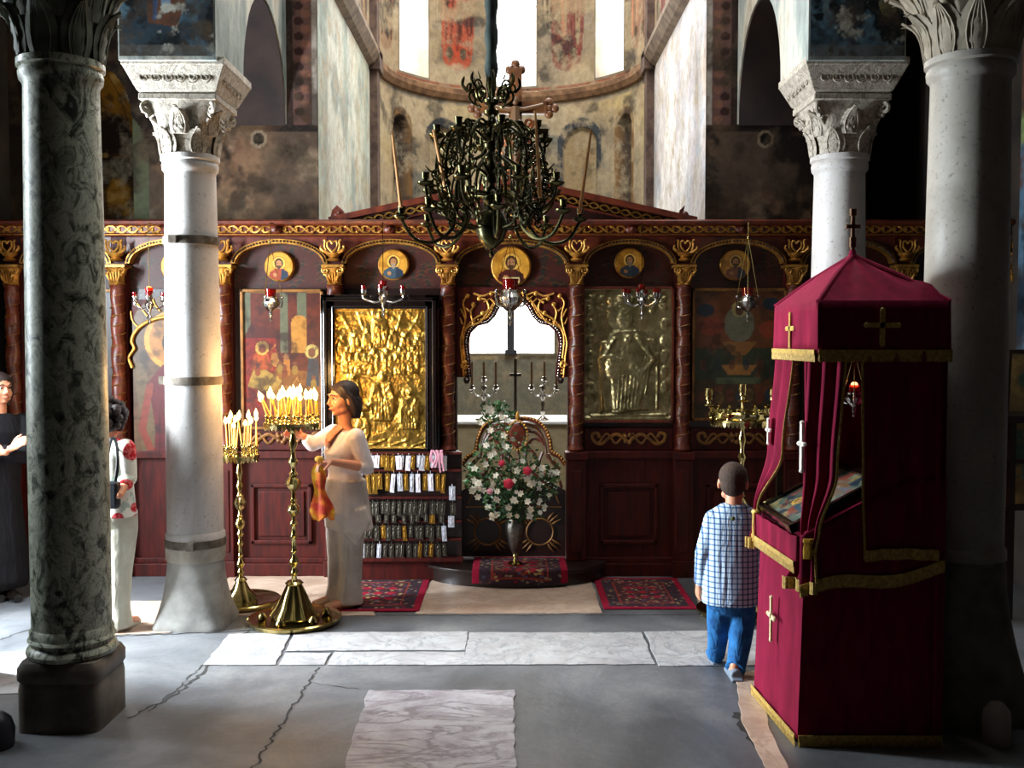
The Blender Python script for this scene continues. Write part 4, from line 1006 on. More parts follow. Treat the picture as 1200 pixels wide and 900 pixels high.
# ================================================================ CHANDELIER
CHX, CHY = P(576,260,5.6).x, 5.6
def cz(py): return P(576, py, CHY).z
ch = thing('chandelier', 'large dark bronze openwork chandelier with scrolling arms hanging on a chain in mid nave', 'chandelier', (CHX, CHY, cz(300)))
mb = MB(); mb.lathe([(.004,cz(302)),(.014,cz(298)),(.006,cz(293)),(.03,cz(290)),(.07,cz(282)),(.088,cz(270)),(.088,cz(262)),(.07,cz(250)),(.035,cz(245)),(.03,cz(240)),(.045,cz(236)),(.03,cz(230))], 32, (CHX,CHY,0)); mb.build('bowl', BRASSD, ch)
mb = MB(); pr = [(.022,cz(232))]
for k in range(9):
    z = cz(228-k*13); pr += [(.02,z),(.042,z+.015),(.045,z+.03),(.02,z+.045)]
pr += [(.02,cz(110)),(.03,cz(100)),(.028,cz(90))]
mb.lathe(pr, 20, (CHX,CHY,0)); mb.build('stem', BRASSD, ch)
mb = MB(); mb.lathe([(.028,cz(92))]+[(.034+.006*math.sin(k*1.7), cz(92)+k*.05) for k in range(1,int((TOP-cz(92))/.05)+1)], 12, (CHX,CHY,0)); mb.build('wrapped_chain', mat('dark_green_cloth', hx('2c3a34'), .8, c2=hx('1a221f'), ns=12), ch)
def arm_part(ang, pts, rc, zc, rad=.009):
    M = Matrix.Translation((CHX,CHY,0)) @ Matrix.Rotation(ang,4,'Z')
    m = MB(); m.tube(crom(pts,7), rad, 7, M)
    e = pts[-1]; a = m.build('arm', BRASSD, ch)
    m = MB(); m.lathe([(.004,-.01),(.03,0),(.045,.012),(.046,.018),(.018,.02),(.012,.03),(.02,.04),(.02,.06),(.024,.07),(.014,.072)], 14, (0,0,0), M @ Matrix.Translation(e)); m.build('candle_cup', BRASSD, a)
T1 = [(.03,0,cz(228)),(.14,0,cz(228)),(.2,0,cz(245)),(.22,0,cz(268)),(.32,0,cz(284)),(.43,0,cz(280)),(.5,0,cz(258))]
T2 = [(.03,0,cz(205)),(.12,0,cz(195)),(.2,0,cz(215)),(.22,0,cz(240)),(.3,0,cz(248)),(.37,0,cz(236)),(.385,0,cz(222))]
T3 = [(.03,0,cz(165)),(.1,0,cz(152)),(.18,0,cz(160)),(.2,0,cz(182)),(.26,0,cz(188)),(.3,0,cz(178)),(.305,0,cz(164))]
for k in range(8):
    arm_part(2*PI*(k+.12)/8, T1, .5, 0, .010); arm_part(2*PI*(k+.5)/8, T2, .38, 0, .0085); arm_part(2*PI*(k+.25)/8, T3, .3, 0, .008)
rnd = random.Random(5)
for k in range(12):
    M = Matrix.Translation((CHX,CHY,0)) @ Matrix.Rotation(2*PI*(k+.3)/12,4,'Z')
    m = MB()
    for j in range(15):
        q = j/14; z = cz(150)+(cz(262)-cz(150))*q; rr = .08+.22*math.sin(PI*(.12+.62*q))**1.1+rnd.uniform(-.035,.035)
        r0 = rnd.uniform(.022,.04); m.tube(spiral(rr, z, r0, .007, rnd.random()*6, rnd.choice((-1.3,1.3)), 15, rnd.uniform(-.02,.02)), .0058, 5, M)
    m.tube(crom([(.04,0,cz(148)),(.16,0,cz(146)),(.27,0,cz(166)),(.31,0,cz(200)),(.28,0,cz(235)),(.2,0,cz(262)),(.09,0,cz(268))],6), .0075, 6, M)
    m.tube(crom([(.04,0,cz(180)),(.12,0,cz(190)),(.2,0,cz(205)),(.22,0,cz(235)),(.14,0,cz(250))],6), .006, 5, M)
    for q in ((.33,172),(.36,205),(.34,240)): m.tube([(q[0]-.05,0,cz(q[1])),(q[0]-.015,0,cz(q[1]-3)),(q[0]+.01,0,cz(q[1]-9))], [.006,.006,.002], 5, M)
    m.build('scroll_panel', BRASSD, ch)
for k in range(8):                                     # small crown higher on the stem
    M = Matrix.Translation((CHX,CHY,0)) @ Matrix.Rotation(2*PI*(k+.1)/8,4,'Z'); m = MB()
    m.tube(spiral(.08,cz(112),.05,.01,-PI/2,1.5,20), .0075, 6, M); m.tube(spiral(.11,cz(104),.035,.01,PI,-1.2,16), .006, 5, M)
    m.tube(crom([(.13,0,cz(108)),(.16,0,cz(100)),(.15,0,cz(90))],4), [.009]*7+[.006,.002], 5, M); m.tube([(.09,0,cz(96)),(.11,0,cz(88))],[.006,.002],5,M)
    m.build('crown_scroll', BRASSD, ch)
TAPER = mat('old_wax_taper', hx('b8824a'), .5)
for (a, b, c, d, dd) in ((470,243,460,158,-.12),(523,226,508,152,-.2),(633,232,627,130,-.25),(679,250,693,152,-.05)):
    p, q = P(a,b,CHY+dd), P(c,d,CHY+dd); mb = MB(); mb.tube([p,q], [.011,.006], 8)
    o = mb.build('taper_candle', TAPER, loc=p)
    tag(o, {470:'leftmost thin unlit wax taper rising from the bronze chandelier',523:'unlit wax taper leaning left beside the upper scrolls of the chandelier',633:'unlit wax taper standing right of the cross on the chandelier',679:'rightmost unlit wax taper leaning outward on the chandelier'}[a], 'candle', 'unlit tapers on the chandelier')

# ================================================================ HANGING LAMPS
LY = 7.42
def lamp_a(label, px, py, k=1.0, D=LY, ztop=None, ry=0, red=REDG):
    c = P(px, py, D); t = thing('oil_lamp', label, 'oil lamp', tuple(c), 0); x, y, z = c; ztop = ztop or Z(268)
    m = MB(); m.lathe([(.003,z-.17*k),(.012*k,z-.155*k),(.006*k,z-.14*k),(.016*k,z-.12*k),(.01*k,z-.1*k),(.03*k,z-.085*k),(.058*k,z-.055*k),(.066*k,z-.025*k),(.05*k,z),(.056*k,z+.012*k),(.045*k,z+.012*k)], 20, (x,y,0), rf=lambda a,zz_: 1+.04*math.cos(a*8))
    m.build('silver_bowl', SILVER, t)
    m = MB(); m.lathe([(.035*k,z+.005*k),(.04*k,z+.05*k),(.043*k,z+.07*k),(.036*k,z+.066*k)], 16, (x,y,0)); m.build('red_glass', red, t)
    hub = (x, y, z+.42*k if ztop-z > .5*k else z+(ztop-z)*.8)
    for q in range(3):
        a = ry+2*PI*q/3; ex, ey = x+.085*k*math.cos(a), y+.085*k*math.sin(a)
        m = MB(); m.tube(crom([(x+.045*k*math.cos(a),y+.045*k*math.sin(a),z-.07*k),(x+.08*k*math.cos(a),y+.08*k*math.sin(a),z-.06*k),(ex,ey,z-.01*k),(x+.075*k*math.cos(a),y+.075*k*math.sin(a),z+.02*k)],5), .006*k, 6); m.sph((ex,ey,z+.01*k), .011*k, 8)
        m.build('handle', SILVER, t)
        m = MB(); m.tube([(ex,ey,z+.01*k), hub], .0022, 5); m.build('chain', BRASS, t)
    m = MB(); m.tube([hub,(x,y,ztop)], .0028, 5); m.sph(hub, .012*k, 8); m.tube([(x,y,ztop),(x,y+.1,ztop+.01),(x,IY-.1 if D > 7 else y+.1,ztop)], .005, 5); m.build('suspension', BRASS, t)
    return t
def lamp_b(label, px, py, n, r, a0=0, D=LY, lit=None):
    c = P(px, py, D); t = thing('branched_lamp', label, 'oil lamp', tuple(c), 0); x, y, z = c
    m = MB(); m.lathe([(.003,z-.15),(.014,z-.135),(.006,z-.12),(.02,z-.1),(.008,z-.08),(.014,z-.05),(.03,z-.02),(.035,z),(.018,z+.02),(.014,z+.05),(.028,z+.07),(.03,z+.08)], 18, (x,y,0)); m.build('silver_stem', SILVER, t)
    m = MB(); m.lathe([(.024,z+.075),(.03,z+.12),(.026,z+.118)], 14, (x,y,0)); m.build('red_glass', REDG, t)
    for q in range(n):
        a = a0+2*PI*q/n; ca, sa = math.cos(a), math.sin(a)
        m = MB(); m.tube(crom([(x+.02*ca,y+.02*sa,z-.03),(x+r*.5*ca,y+r*.5*sa,z-.04),(x+r*ca,y+r*sa,z-.01),(x+r*ca,y+r*sa,z+.02)],5), .007, 6)
        m.lathe([(.008,0),(.022,.01),(.018,.02),(.022,.045),(.02,.045)], 12, (x+r*ca,y+r*sa,z+.01)); ar = m.build('arm', SILVER, t)
        m = MB(); m.lathe([(.017,0),(.021,.035),(.018,.034)], 12, (x+r*ca,y+r*sa,z+.05)); m.build('red_glass', REDG, ar)
    m = MB(); m.tube([(x,y,z+.1),(x,y,Z(268))], .003, 5); m.tube([(x,y,Z(268)),(x,IY-.1,Z(268))], .005, 5); m.build('suspension', BRASS, t)
    return t
lamp_a('silver hanging oil lamp in front of the painted red icon beside the white column', 317, 350, 1.0, ry=.3)
lamp_a('large silver oil lamp with a red glass hanging over the sanctuary doorway', 598, 343, 1.45, ry=.5)
lamp_a('silver hanging oil lamp before the dark fountain icon at the right', 876, 349, 1.05, ry=.3)
lamp_a('small silver oil lamp with a red glass hanging inside the front of the velvet canopy', 1001, 462, .62, D=4.56, ztop=1.84, ry=.2)
lamp_b('three-branched silver lamp with red glasses in front of the black framed gilded icon', 449, 348, 4, .145, 0)
lamp_b('branched silver lamp with five red glasses before the silver-gilt enthroned figure icon', 752, 352, 6, .13, .2)
lb = lamp_b('branched silver lamp with one glowing red cup, left of the white column', 175, 356, 4, .1, .3)
m = MB(); c = P(175,356,LY); m.sph((c.x,c.y,c.z+.115), (.022,.022,.016), 10); m.build('flame', emis('red_flame', (1,.25,.05), 6), lb)
m = MB(); c = P(1001,462,4.56); m.sph((c.x,c.y,c.z+.045), (.016,.016,.012), 10)
tag(m.build('lamp_flame', emis('lamp_flame_glow', (1,.35,.12), 5), loc=tuple(c)), 'tiny orange flame in the small lamp of the velvet canopy', 'flame')

# ================================================================ CANDLE STANDS
def stand(name, label, px, D, ztray, rt, rd, skirt, k=1.0):
    x = P(px, 500, D).x; y = D; t = thing(name, label, 'candle stand', (x, y, 0))
    m = MB(); m.lathe([(rd*.96,.004),(rd,.02),(rd*1.02,.035),(rd*.98,.042),(rd*.9,.03),(rd*.3,.034),(.03,.04)], 48, (x,y,0)); m.build('base_dish', BRASS, t)
    if skirt:
        m = MB(); m.lathe([(.135,.04),(.14,.05),(.1,.11),(.07,.19),(.05,.25),(.06,.26),(.045,.275)], 32, (x,y,0), rf=lambda a,z: 1+(.16*abs(math.cos(a*3)) if z < .2 else 0)); m.build('scalloped_foot', BRASS, t)
        for q in range(6):
            a = 2*PI*q/6+.3; m = MB(); m.lathe([(.02,.03),(.034,.045),(.03,.06),(.012,.08)], 12, (x+rd*.68*math.cos(a),y+rd*.68*math.sin(a),0)); m.build('foot_boss', BRASS, t)
        z0 = .27
    else:
        m = MB(); m.lathe([(.11,.03),(.1,.06),(.06,.11),(.035,.16),(.045,.17),(.03,.19)], 28, (x,y,0), rf=lambda a,z: 1+.08*math.cos(a*6)*(z<.1)); m.build('scalloped_foot', BRASS, t); z0 = .18
    H = ztray-z0-.03; pr = [(.02*k,z0)]
    knobs = [(.06,.03,.02),(.13,.036,.03),(.2,.024,.015),(.3,.028,.02),(.38,.03,.02),(.47,.046,.04),(.53,.028,.015),(.64,.05,.045),(.7,.032,.02),(.78,.034,.03),(.9,.03,.05)]
    for q, r, h in knobs:
        z = z0+H*q; pr += [(.016*k, z-h*1.1),(r*k*.7, z-h*.7),(r*k, z),(r*k*.7, z+h*.7),(.016*k, z+h*1.1)]
    pr += [(.018*k,ztray-.06),(.05*k,ztray-.03),(.03,ztray-.02)]
    m = MB(); m.lathe(pr, 24, (x,y,0), rf=lambda a,z: 1+(.07*math.cos(a*10) if abs(z-(z0+H*.64)) < .05 else 0)); m.build('baluster', BRASS, t)
    m = MB(); m.lathe([(.03,ztray-.03),(rt*.8,ztray-.022),(rt,ztray-.008),(rt*1.02,ztray+.006),(rt*.97,ztray+.004),(.02,ztray-.004)], 40, (x,y,0)); tr = m.build('tray', BRASS, t)
    n = int(2*PI*rt/.03)
    m = MB()
    for q in range(n):
        a = 2*PI*q/n; cx, cy = x+rt*math.cos(a), y+rt*math.sin(a)
        M = Matrix.Translation((cx,cy,ztray-.03)) @ Matrix.Rotation(a+PI/2,4,'Z')
        m.add([(-.014,0,.03),(.014,0,.03),(.012,.004,.005),(0,.006,-.012),(-.012,.004,.005),(-.014,.006,.03),(.014,.006,.03),(.012,.01,.005),(0,.012,-.012),(-.012,.01,.005)],
              [(0,4,3,2,1),(5,6,7,8,9),(0,1,6,5),(1,2,7,6),(2,3,8,7),(3,4,9,8),(4,0,5,9)], M)
    m.build('petal_fringe', BRASS, tr)
    return t, x, y
def socket(x, y, z, t, h=.055, r=.012):
    m = MB(); m.lathe([(r*.8,z),(r*1.3,z+.006),(r*.5,z+h*.3),(r*1.1,z+h*.5),(r*.6,z+h*.62),(r*1.25,z+h*.85),(r*1.15,z+h),(r*.5,z+h*.9)], 10, (x,y,0)); m.build('candle_socket', BRASS, t)
# taper candle prototype at the origin
def taper_proto(h, label, group):
    t = thing('lit_candle', label, 'candle', (0,0,0), 0, group)
    m = MB(); m.tube([(0,0,0),(0,0,h*.5),(0,0,h)], [.0052,.0046,.004], 8); m.build('taper', WAX, t)
    m = MB(); m.lathe([(.001,h-.004),(.011,h+.008),(.0155,h+.02),(.011,h+.038),(.001,h+.06)], 10); m.build('flame', FLAME, t)
    m = MB(); m.tube([(0,0,h-.002),(0,0,h+.008)], .0012, 5); m.build('wick', BLACKW, t)
    return t
zt1 = P(343,496,6.45).z
s1, sx1, sy1 = stand('tall_candle_stand', 'tall brass candle stand on a broad dish in front, crowded with lit yellow tapers', 343, 6.45, zt1, .185, .30, True)
p1 = taper_proto(.13, 'lit thin yellow taper on the taller front brass candle stand', 'tapers burning on the front candle stand')
rnd = random.Random(12); first = True; spots = []
for (R, n) in ((.165,16),(.11,10),(.05,5)):
    for q in range(n):
        a = 2*PI*(q+.3*rnd.random())/n; spots.append((R*math.cos(a), R*math.sin(a), a, R))
tp = 0
for dx, dy, a, R in spots:
    socket(sx1+dx, sy1+dy, zt1, s1)
    if R > .15 and abs(math.degrees(a)-215) < 26: pass
    h = rnd.uniform(.75,1.1); tilt = rnd.uniform(-.16,.16); tl2 = rnd.uniform(-.14,.14)
    if dx < -.11: tilt = -.35 if dy < 0 else -.45; h *= .9
    loc = (sx1+dx, sy1+dy, zt1+.05)
    if first: o = p1; o.location = loc; o.rotation_euler = (tl2,tilt,0); o.scale = (1,1,h); first = False
    else: dup(p1, loc, (tl2,tilt,0), (1,1,h))
zt2 = P(278,534,6.9).z
s2, sx2, sy2 = stand('small_candle_stand', 'lower slimmer brass candle stand just right of the white column', 280, 6.9, zt2, .14, .27, False, .85)
p2 = taper_proto(.19, 'lit thin yellow taper on the lower rear brass candle stand', 'tapers burning on the rear candle stand'); first = True
for (R, n) in ((.122,12),(.06,6)):
    for q in range(n):
        a = 2*PI*(q+.2)/n; dx, dy = R*math.cos(a), R*math.sin(a); socket(sx2+dx, sy2+dy, zt2, s2, .07, .011)
        if q % 6 == 5: continue
        h = rnd.uniform(.62,1.15); loc = (sx2+dx, sy2+dy, zt2+.055); rt_ = (rnd.uniform(-.07,.07), rnd.uniform(-.03,.12)*(1 if dx > 0 else -1), 0)
        if first: p2.location = loc; p2.rotation_euler = rt_; p2.scale = (1,1,h); first = False
        else: dup(p2, loc, rt_, (1,1,h))
# right candelabrum, unlit
zt3 = P(870,492,6.66).z
s3, sx3, sy3 = stand('brass_candelabrum', 'unlit brass candelabrum with three candle holders behind the boy', 870, 6.66, zt3, .215, .29, True)
m = MB(); m.lathe([(.2,zt3),(.215,zt3+.02),(.22,zt3+.05),(.205,zt3+.06),(.2,zt3+.05),(.19,zt3+.01)], 40, (sx3,sy3,0), rf=lambda a,z: 1+.05*math.cos(a*14)); m.build('gallery', BRASS, s3)
for q in range(14):
    a = 2*PI*q/14; m = MB(); m.lathe([(.012,0),(.022,.012),(.018,.03),(.026,.05),(.012,.075),(.018,.085),(.01,.09)], 10, (sx3+.2*math.cos(a), sy3+.2*math.sin(a), zt3)); m.build('gallery_cup', BRASS, s3)
for dx, zz_, nm in ((-.225, P(870,475,6.66).z,'side_arm'),(0, P(870,470,6.66).z,'centre_arm'),(.205, P(870,475,6.66).z,'side_arm')):
    m = MB(); cxx = sx3+dx
    m.tube(crom([(sx3+dx*.75,sy3,zt3+.03),(cxx-.02*(1 if dx>0 else -1)*(dx!=0),sy3,zz_-.03),(cxx,sy3,zz_)],4) if dx else [(cxx,sy3,zt3),(cxx,sy3,zz_)], .009, 7)
    m.lathe([(.01,zz_-.01),(.04,zz_),(.042,zz_+.006),(.016,zz_+.012),(.014,zz_+.03),(.026,zz_+.04),(.024,zz_+.06),(.03,zz_+.075),(.026,zz_+.1),(.032,zz_+.115),(.022,zz_+.118)], 14, (cxx,sy3,0)); m.build(nm, BRASS, s3)

# ================================================================ VOTIVE RACK
RY = 7.56
rk = thing('votive_rack', 'dark wooden rack with rows of hanging votive plaques under the gilded icon', 'rack', (P(478,600,RY).x, RY, 0))
rx0, rx1 = P(418,600,RY).x, P(541,600,RY).x
def rz(py): return P(478, py, RY).z
m = MB(); m.b2(rx0,rx1,RY+.02,RY+.05,rz(662),rz(530)); m.build('board', WOODD, rk, smooth=0)
for py in (531,551,583,611,632):
    m = MB(); m.b2(rx0,rx1,RY-.012,RY+.02,rz(py)-.01,rz(py)+.008); m.build('rail', WOOD, rk, smooth=0, bevel=.002)
m = MB(); m.b2(rx0-.01,rx1+.01,RY-.04,RY+.05,rz(657),rz(653)); m.b2(rx0,rx1,RY-.0,RY+.05,0,rz(657)); m.build('ledge', WOOD, rk, smooth=0)
PM = [mat('bright_silver_plaque', hx('dcdce4'), .3, .35, c2=hx('a9a9b2'), ns=60, bump=.8, bs=160), mat('tarnished_plaque', hx('6a6458'), .35, .85, c2=hx('37332c'), ns=50, bump=.9, bs=140),
      mat('gilt_plaque', hx('b98a34'), .35, .8, c2=hx('7a5620'), ns=50, bump=.8, bs=150), mat('paper_tag', hx('e9e6ec'), .7, 0, c2=hx('c6bcc8'), ns=50)]
def plaque(k, nm, label, grp):
    m = MB(); w, h = .022, .06
    m.box((0,0,-h/2-.006), (w*2,.003,h)); m.box((0,-.002,-h/2-.006), (w*1.7,.003,h*.9))
    m.sph((0,-.004,-.022), (.007,.004,.008), 7); m.sph((0,-.004,-.043), (.009,.004,.015), 7); m.tube([(0,-.001,-.006),(0,.004,.004)], .0015, 4)
    o = m.build(nm, PM[k], smooth=30); tag(o, label, 'votive plaque', grp); return o
rows = [(531,548,424,521,17,[0,3,0,3,2,0],'bright tags crowded along the top rail of the votive rack'),(552,574,423,521,14,[0,2,2,0,2,3,0],'mixed silver and gold plaques on the second rail of the rack'),
        (585,602,424,519,16,[1,1,1,2,1],'tarnished plaques on the third rail of the rack'),(601,611,426,518,11,[1,1,2],'small dull plaques squeezed under the third rail of the rack'),
        (613,630,422,520,16,[1,1,0,1,2,1,1],'dull plaques on the fourth rail of the rack'),(634,652,424,521,15,[1,1,1,0,1,2],'dull plaques along the bottom rail of the rack')]
kind = ['bright silver','tarnished','gilt','white paper']; protos = {}
lab = ['on the top rail','on the second rail','on the third rail','in the short row under the third rail','on the fourth rail','on the bottom rail']
rnd = random.Random(3)
for ri, (a, b, xa, xb, n, ms, grp) in enumerate(rows):
    for q in range(n):
        k = rnd.choice(ms); px = xa+(xb-xa)*(q+rnd.uniform(-.2,.2))/(n-1)
        loc = (P(px,a,RY).x, RY-.014-.004*(q%2)-(.006 if ri==3 else 0), rz(a+1)); hh = (b-a)/9.6*rnd.uniform(.85,1.12)
        key = (ri,k); sc_ = (rnd.uniform(.7,1.05),1,hh); ro = (0,rnd.uniform(-.1,.1),0)
        if key not in protos:
            protos[key] = plaque(k, 'votive_tag' if k == 3 else 'votive_plaque', f'{kind[k]} votive {"tag" if k==3 else "plaque"} {lab[ri]} of the dark rack', grp+', '+kind[k]); o = protos[key]
            o.location = loc; o.scale = sc_; o.rotation_euler = ro
        else: dup(protos[key], loc, ro, sc_)
for px, a, b, k, l in ((530,568,585,0,'bright silver plaque highest at the right end of the rack'),(531,588,602,1,'dull plaque hanging between two bright ones at the right end of the rack'),(529,603,617,0,'lone bright silver plaque lowest at the right end of the rack')):
    o = plaque(k, 'votive_plaque', l, 'plaques at the right end of the rack'); o.location = (P(px,a,RY).x, RY-.014, rz(a)); o.scale = (1.1,1,(b-a)/9.6)
m = MB()
for q in range(9):
    x = P(512+rnd.uniform(-6,10),530,RY).x; m.tube(crom([(x,RY-.03,rz(527)),(x+rnd.uniform(-.03,.03),RY-.045,rz(535)),(x+rnd.uniform(-.03,.03),RY-.03,rz(544+rnd.uniform(-4,10)))],5), .008, 5, flat=.4)
tag(m.build('pink_ribbon', mat('pink_ribbon', hx('c98a9a'), .7), loc=(P(512,530,RY).x,RY-.03,rz(530))), 'pink ribbon knotted at the right of the top rail of tags', 'ribbon')

# ================================================================ RUGS
RUG = painted('wool_rug', .95, bump=.5, bs=160, spec=.1)
def rug_canvas(asp, seed):
    cv = Cv(130, asp, '8c1730'); rnd = random.Random(seed); b = .07
    cv.rect(b,b,1-b,asp-b,'3b2c33'); 
    for k in range(150):
        x, y = rnd.uniform(b,1-b), rnd.uniform(b,asp-b); cv.ell(x,y,.018,.018,rnd.choice(['8a7a62','7a2433','4a4658','a8905e','5a3a34','7a6a54']))
    cv.rect(b+.13,b+.13,1-b-.13,asp-b-.13,'8a3a30'); cv.rect(b+.15,b+.15,1-b-.15,asp-b-.15,'4a2c30')
    for k in range(150):
        x, y = rnd.uniform(b+.16,1-b-.16), rnd.uniform(b+.16,asp-b-.16); cv.ell(x,y,.02,.016,rnd.choice(['8a7a62','6a2433','55506c','a8905e','944030']))
    for i in range(3):
        for j in range(3): cv.poly([(.36+.14*i,asp*.5-.2+.2*j-.06),(.42+.14*i,asp*.5-.2+.2*j),(.36+.14*i,asp*.5-.2+.2*j+.06),(.30+.14*i,asp*.5-.2+.2*j)],'9a1f33')
    for k in (.02,.05): pass
    return cv
def solid(th):
    def f(o):
        s = o.modifiers.new('solid', 'SOLIDIFY'); s.thickness = th; s.offset = 1
    return f
def rug(label, x0, x1, y0, y1, seed):
    cv = rug_canvas((y1-y0)/(x1-x0), seed)
    o = cv.mesh('patterned_rug', RUG, lambda u,v,h: (x0+(x1-x0)*u, y0+(y1-y0)*v, .011+.002*math.sin(u*9)*math.sin(v*7)), loc=((x0+x1)/2,(y0+y1)/2,0))
    s = o.modifiers.new('solid','SOLIDIFY'); s.thickness = .009; s.offset = -1
    return tag(o, label, 'rug', 'small red patterned rugs on the floor')
rug('red bordered patterned rug under the standing woman in white', -1.32, -.63, 6.69, 7.62, 3)
rug('red bordered patterned rug on the floor to the right of the step', .63, 1.27, 6.75, 7.62, 4)
cv = rug_canvas(1.1, 6)
def dr(u, v, h):
    x = P(555,660,7.6).x+(P(663,660,7.6).x-P(555,660,7.6).x)*u; xe = (x-SX)/.71; edge = 7.72-.415*math.sqrt(max(0,1-xe*xe))
    L = v*.62; y = 7.76-L                                # v=0 back
    if y > edge: return (x, y, .137)
    d = edge-y; return (x, edge-.012, .137-min(d,.1))
o = cv.mesh('draped_rug', RUG, lambda u,v,h: dr(u,1-v,h), loc=(SX,7.6,.13)); s = o.modifiers.new('solid','SOLIDIFY'); s.thickness = .008; s.offset = 1
tag(o, 'small red rug draped over the semicircular step before the flowers', 'rug')

# ================================================================ VASE OF FLOWERS
VX, VY = P(604,640,7.5).x, 7.5
va = thing('flower_vase', 'slender silvered metal vase standing on the rug-covered step', 'vase', (VX,VY,.145))
k = .9; zb0 = .145; zv = P(604,608,7.5).z
Hh = zv-zb0; m = MB(); m.lathe([(.055,zb0),(.058,zb0+.008),(.04,zb0+.02),(.02,zb0+.03),(.016,zb0+.06),(.024,zb0+.07),(.018,zb0+.085)], 28, (VX,VY,0)); m.build('foot', BRASS, va)
m = MB(); m.lathe([(.02,zb0+.08),(.045,zb0+.13),(.07,zb0+.24),(.075,zb0+.3),(.062,zb0+.35),(.045,zv-.02),(.06,zv),(.05,zv-.01)], 32, (VX,VY,0), rf=lambda a,z: 1+.03*math.cos(a*10)); m.build('body', mat('engraved_silver', hx('7f7a72'), .3, .9, c2=hx('55504a'), ns=30, bump=.7, bs=80), va)
bq = thing('flower_arrangement', 'tall arrangement of white lilies, pink roses and green foliage in the metal vase', 'flowers', (VX,VY,zv-.02))
LEAF = mat('dark_green_leaf', hx('1c3a18'), .5, c2=hx('35602a'), ns=20); WP = mat('white_petal', hx('f0ece0'), .6, c2=hx('d9d6c0'), ns=30); RP = mat('rose_petal', hx('e02a50'), .55, c2=hx('b8123a'), ns=30)
rnd = random.Random(21)
def bpos():
    while True:
        px, py = rnd.uniform(541,662), rnd.uniform(472,612)
        # outline of the bouquet
        if py < 495: ok = abs(px-581) < 12+ (py-470)*.35
        elif py < 540: ok = abs(px-(598-(540-py)*.3)) < 11+(py-495)*.72 and rnd.random() < .5
        elif py < 575: ok = abs(px-601) < 56-abs(py-556)*.2
        else: ok = abs(px-604) < 50-(py-575)*.7
        if ok: return px, py
m = MB()
for q in range(800):
    px, py = bpos(); d = rnd.uniform(-.16,.12); p = P(px,py,VY+d); a = rnd.uniform(0,2*PI); e = rnd.uniform(-.5,.9)
    dr_ = Vector((math.cos(a)*math.cos(e), math.sin(a)*math.cos(e), math.sin(e))); s_ = dr_.orthogonal().normalized(); L = rnd.uniform(.03,.065); w = L*.28; up = dr_.cross(s_)*.004
    m.add([p, p+dr_*L*.4+s_*w+up, p+dr_*L, p+dr_*L*.4-s_*w+up, p+dr_*L*.4-up*2], [(0,1,4),(1,2,4),(2,3,4),(3,0,4)])
m.build('foliage', LEAF, bq, smooth=0)
m = MB(); base = Vector((VX,VY,zv-.08))
for q in range(46):
    px, py = bpos(); e = P(px,py,VY+rnd.uniform(-.1,.1)); m.tube(bez(base+Vector((rnd.uniform(-.03,.03),rnd.uniform(-.03,.03),0)), base+Vector((0,0,.15)), (base+e)/2+Vector((0,0,.12)), e, 6), .003, 5)
m.build('stems', LEAF, bq)
def flower(p, r, n, mt, nm, depth=.3):
    m = MB(); ax = (Vector((rnd.uniform(-.6,.6),-1,rnd.uniform(-.2,.7)))).normalized(); s_ = ax.orthogonal().normalized(); t_ = ax.cross(s_)
    for q in range(n):
        a = 2*PI*q/n+rnd.uniform(-.1,.1); d = s_*math.cos(a)+t_*math.sin(a); c = s_*-math.sin(a)+t_*math.cos(a)
        P0 = Vector(p); w = r*.34
        m.add([P0, P0+d*r*.55+c*w+ax*r*depth, P0+d*r+ax*r*depth*.5, P0+d*r*.55-c*w+ax*r*depth, P0+d*r*.5+ax*r*(depth-.2)], [(0,1,4),(1,2,4),(2,3,4),(3,0,4)])
    m.sph(Vector(p)+ax*.003, r*.16, 6); return m.build(nm, mt, bq, smooth=60)
for q in range(78):
    px, py = bpos()
    flower(P(px,py,VY-.17+rnd.uniform(-.02,.04)), rnd.uniform(.018,.034), rnd.choice((5,6)), WP, 'white_flower')
for px, py, r in ((596,567,.045),(618,552,.038),(588,543,.028),(574,576,.026)):
    c = P(px,py,VY-.2); m = MB()
    for ly in range(4):
        for q in range(5):
            a = 2*PI*(q+.4*ly)/5; rr = r*(1-.2*ly); d = Vector((math.cos(a),0,math.sin(a)))
            m.sph(c+d*rr*.42+Vector((0,-.006*ly,0)), (rr*.5,rr*.42,rr*.5), 8)
    m.build('rose', RP if px != 574 else mat('pale_pink_petal', hx('e8a0b8'), .6), bq)

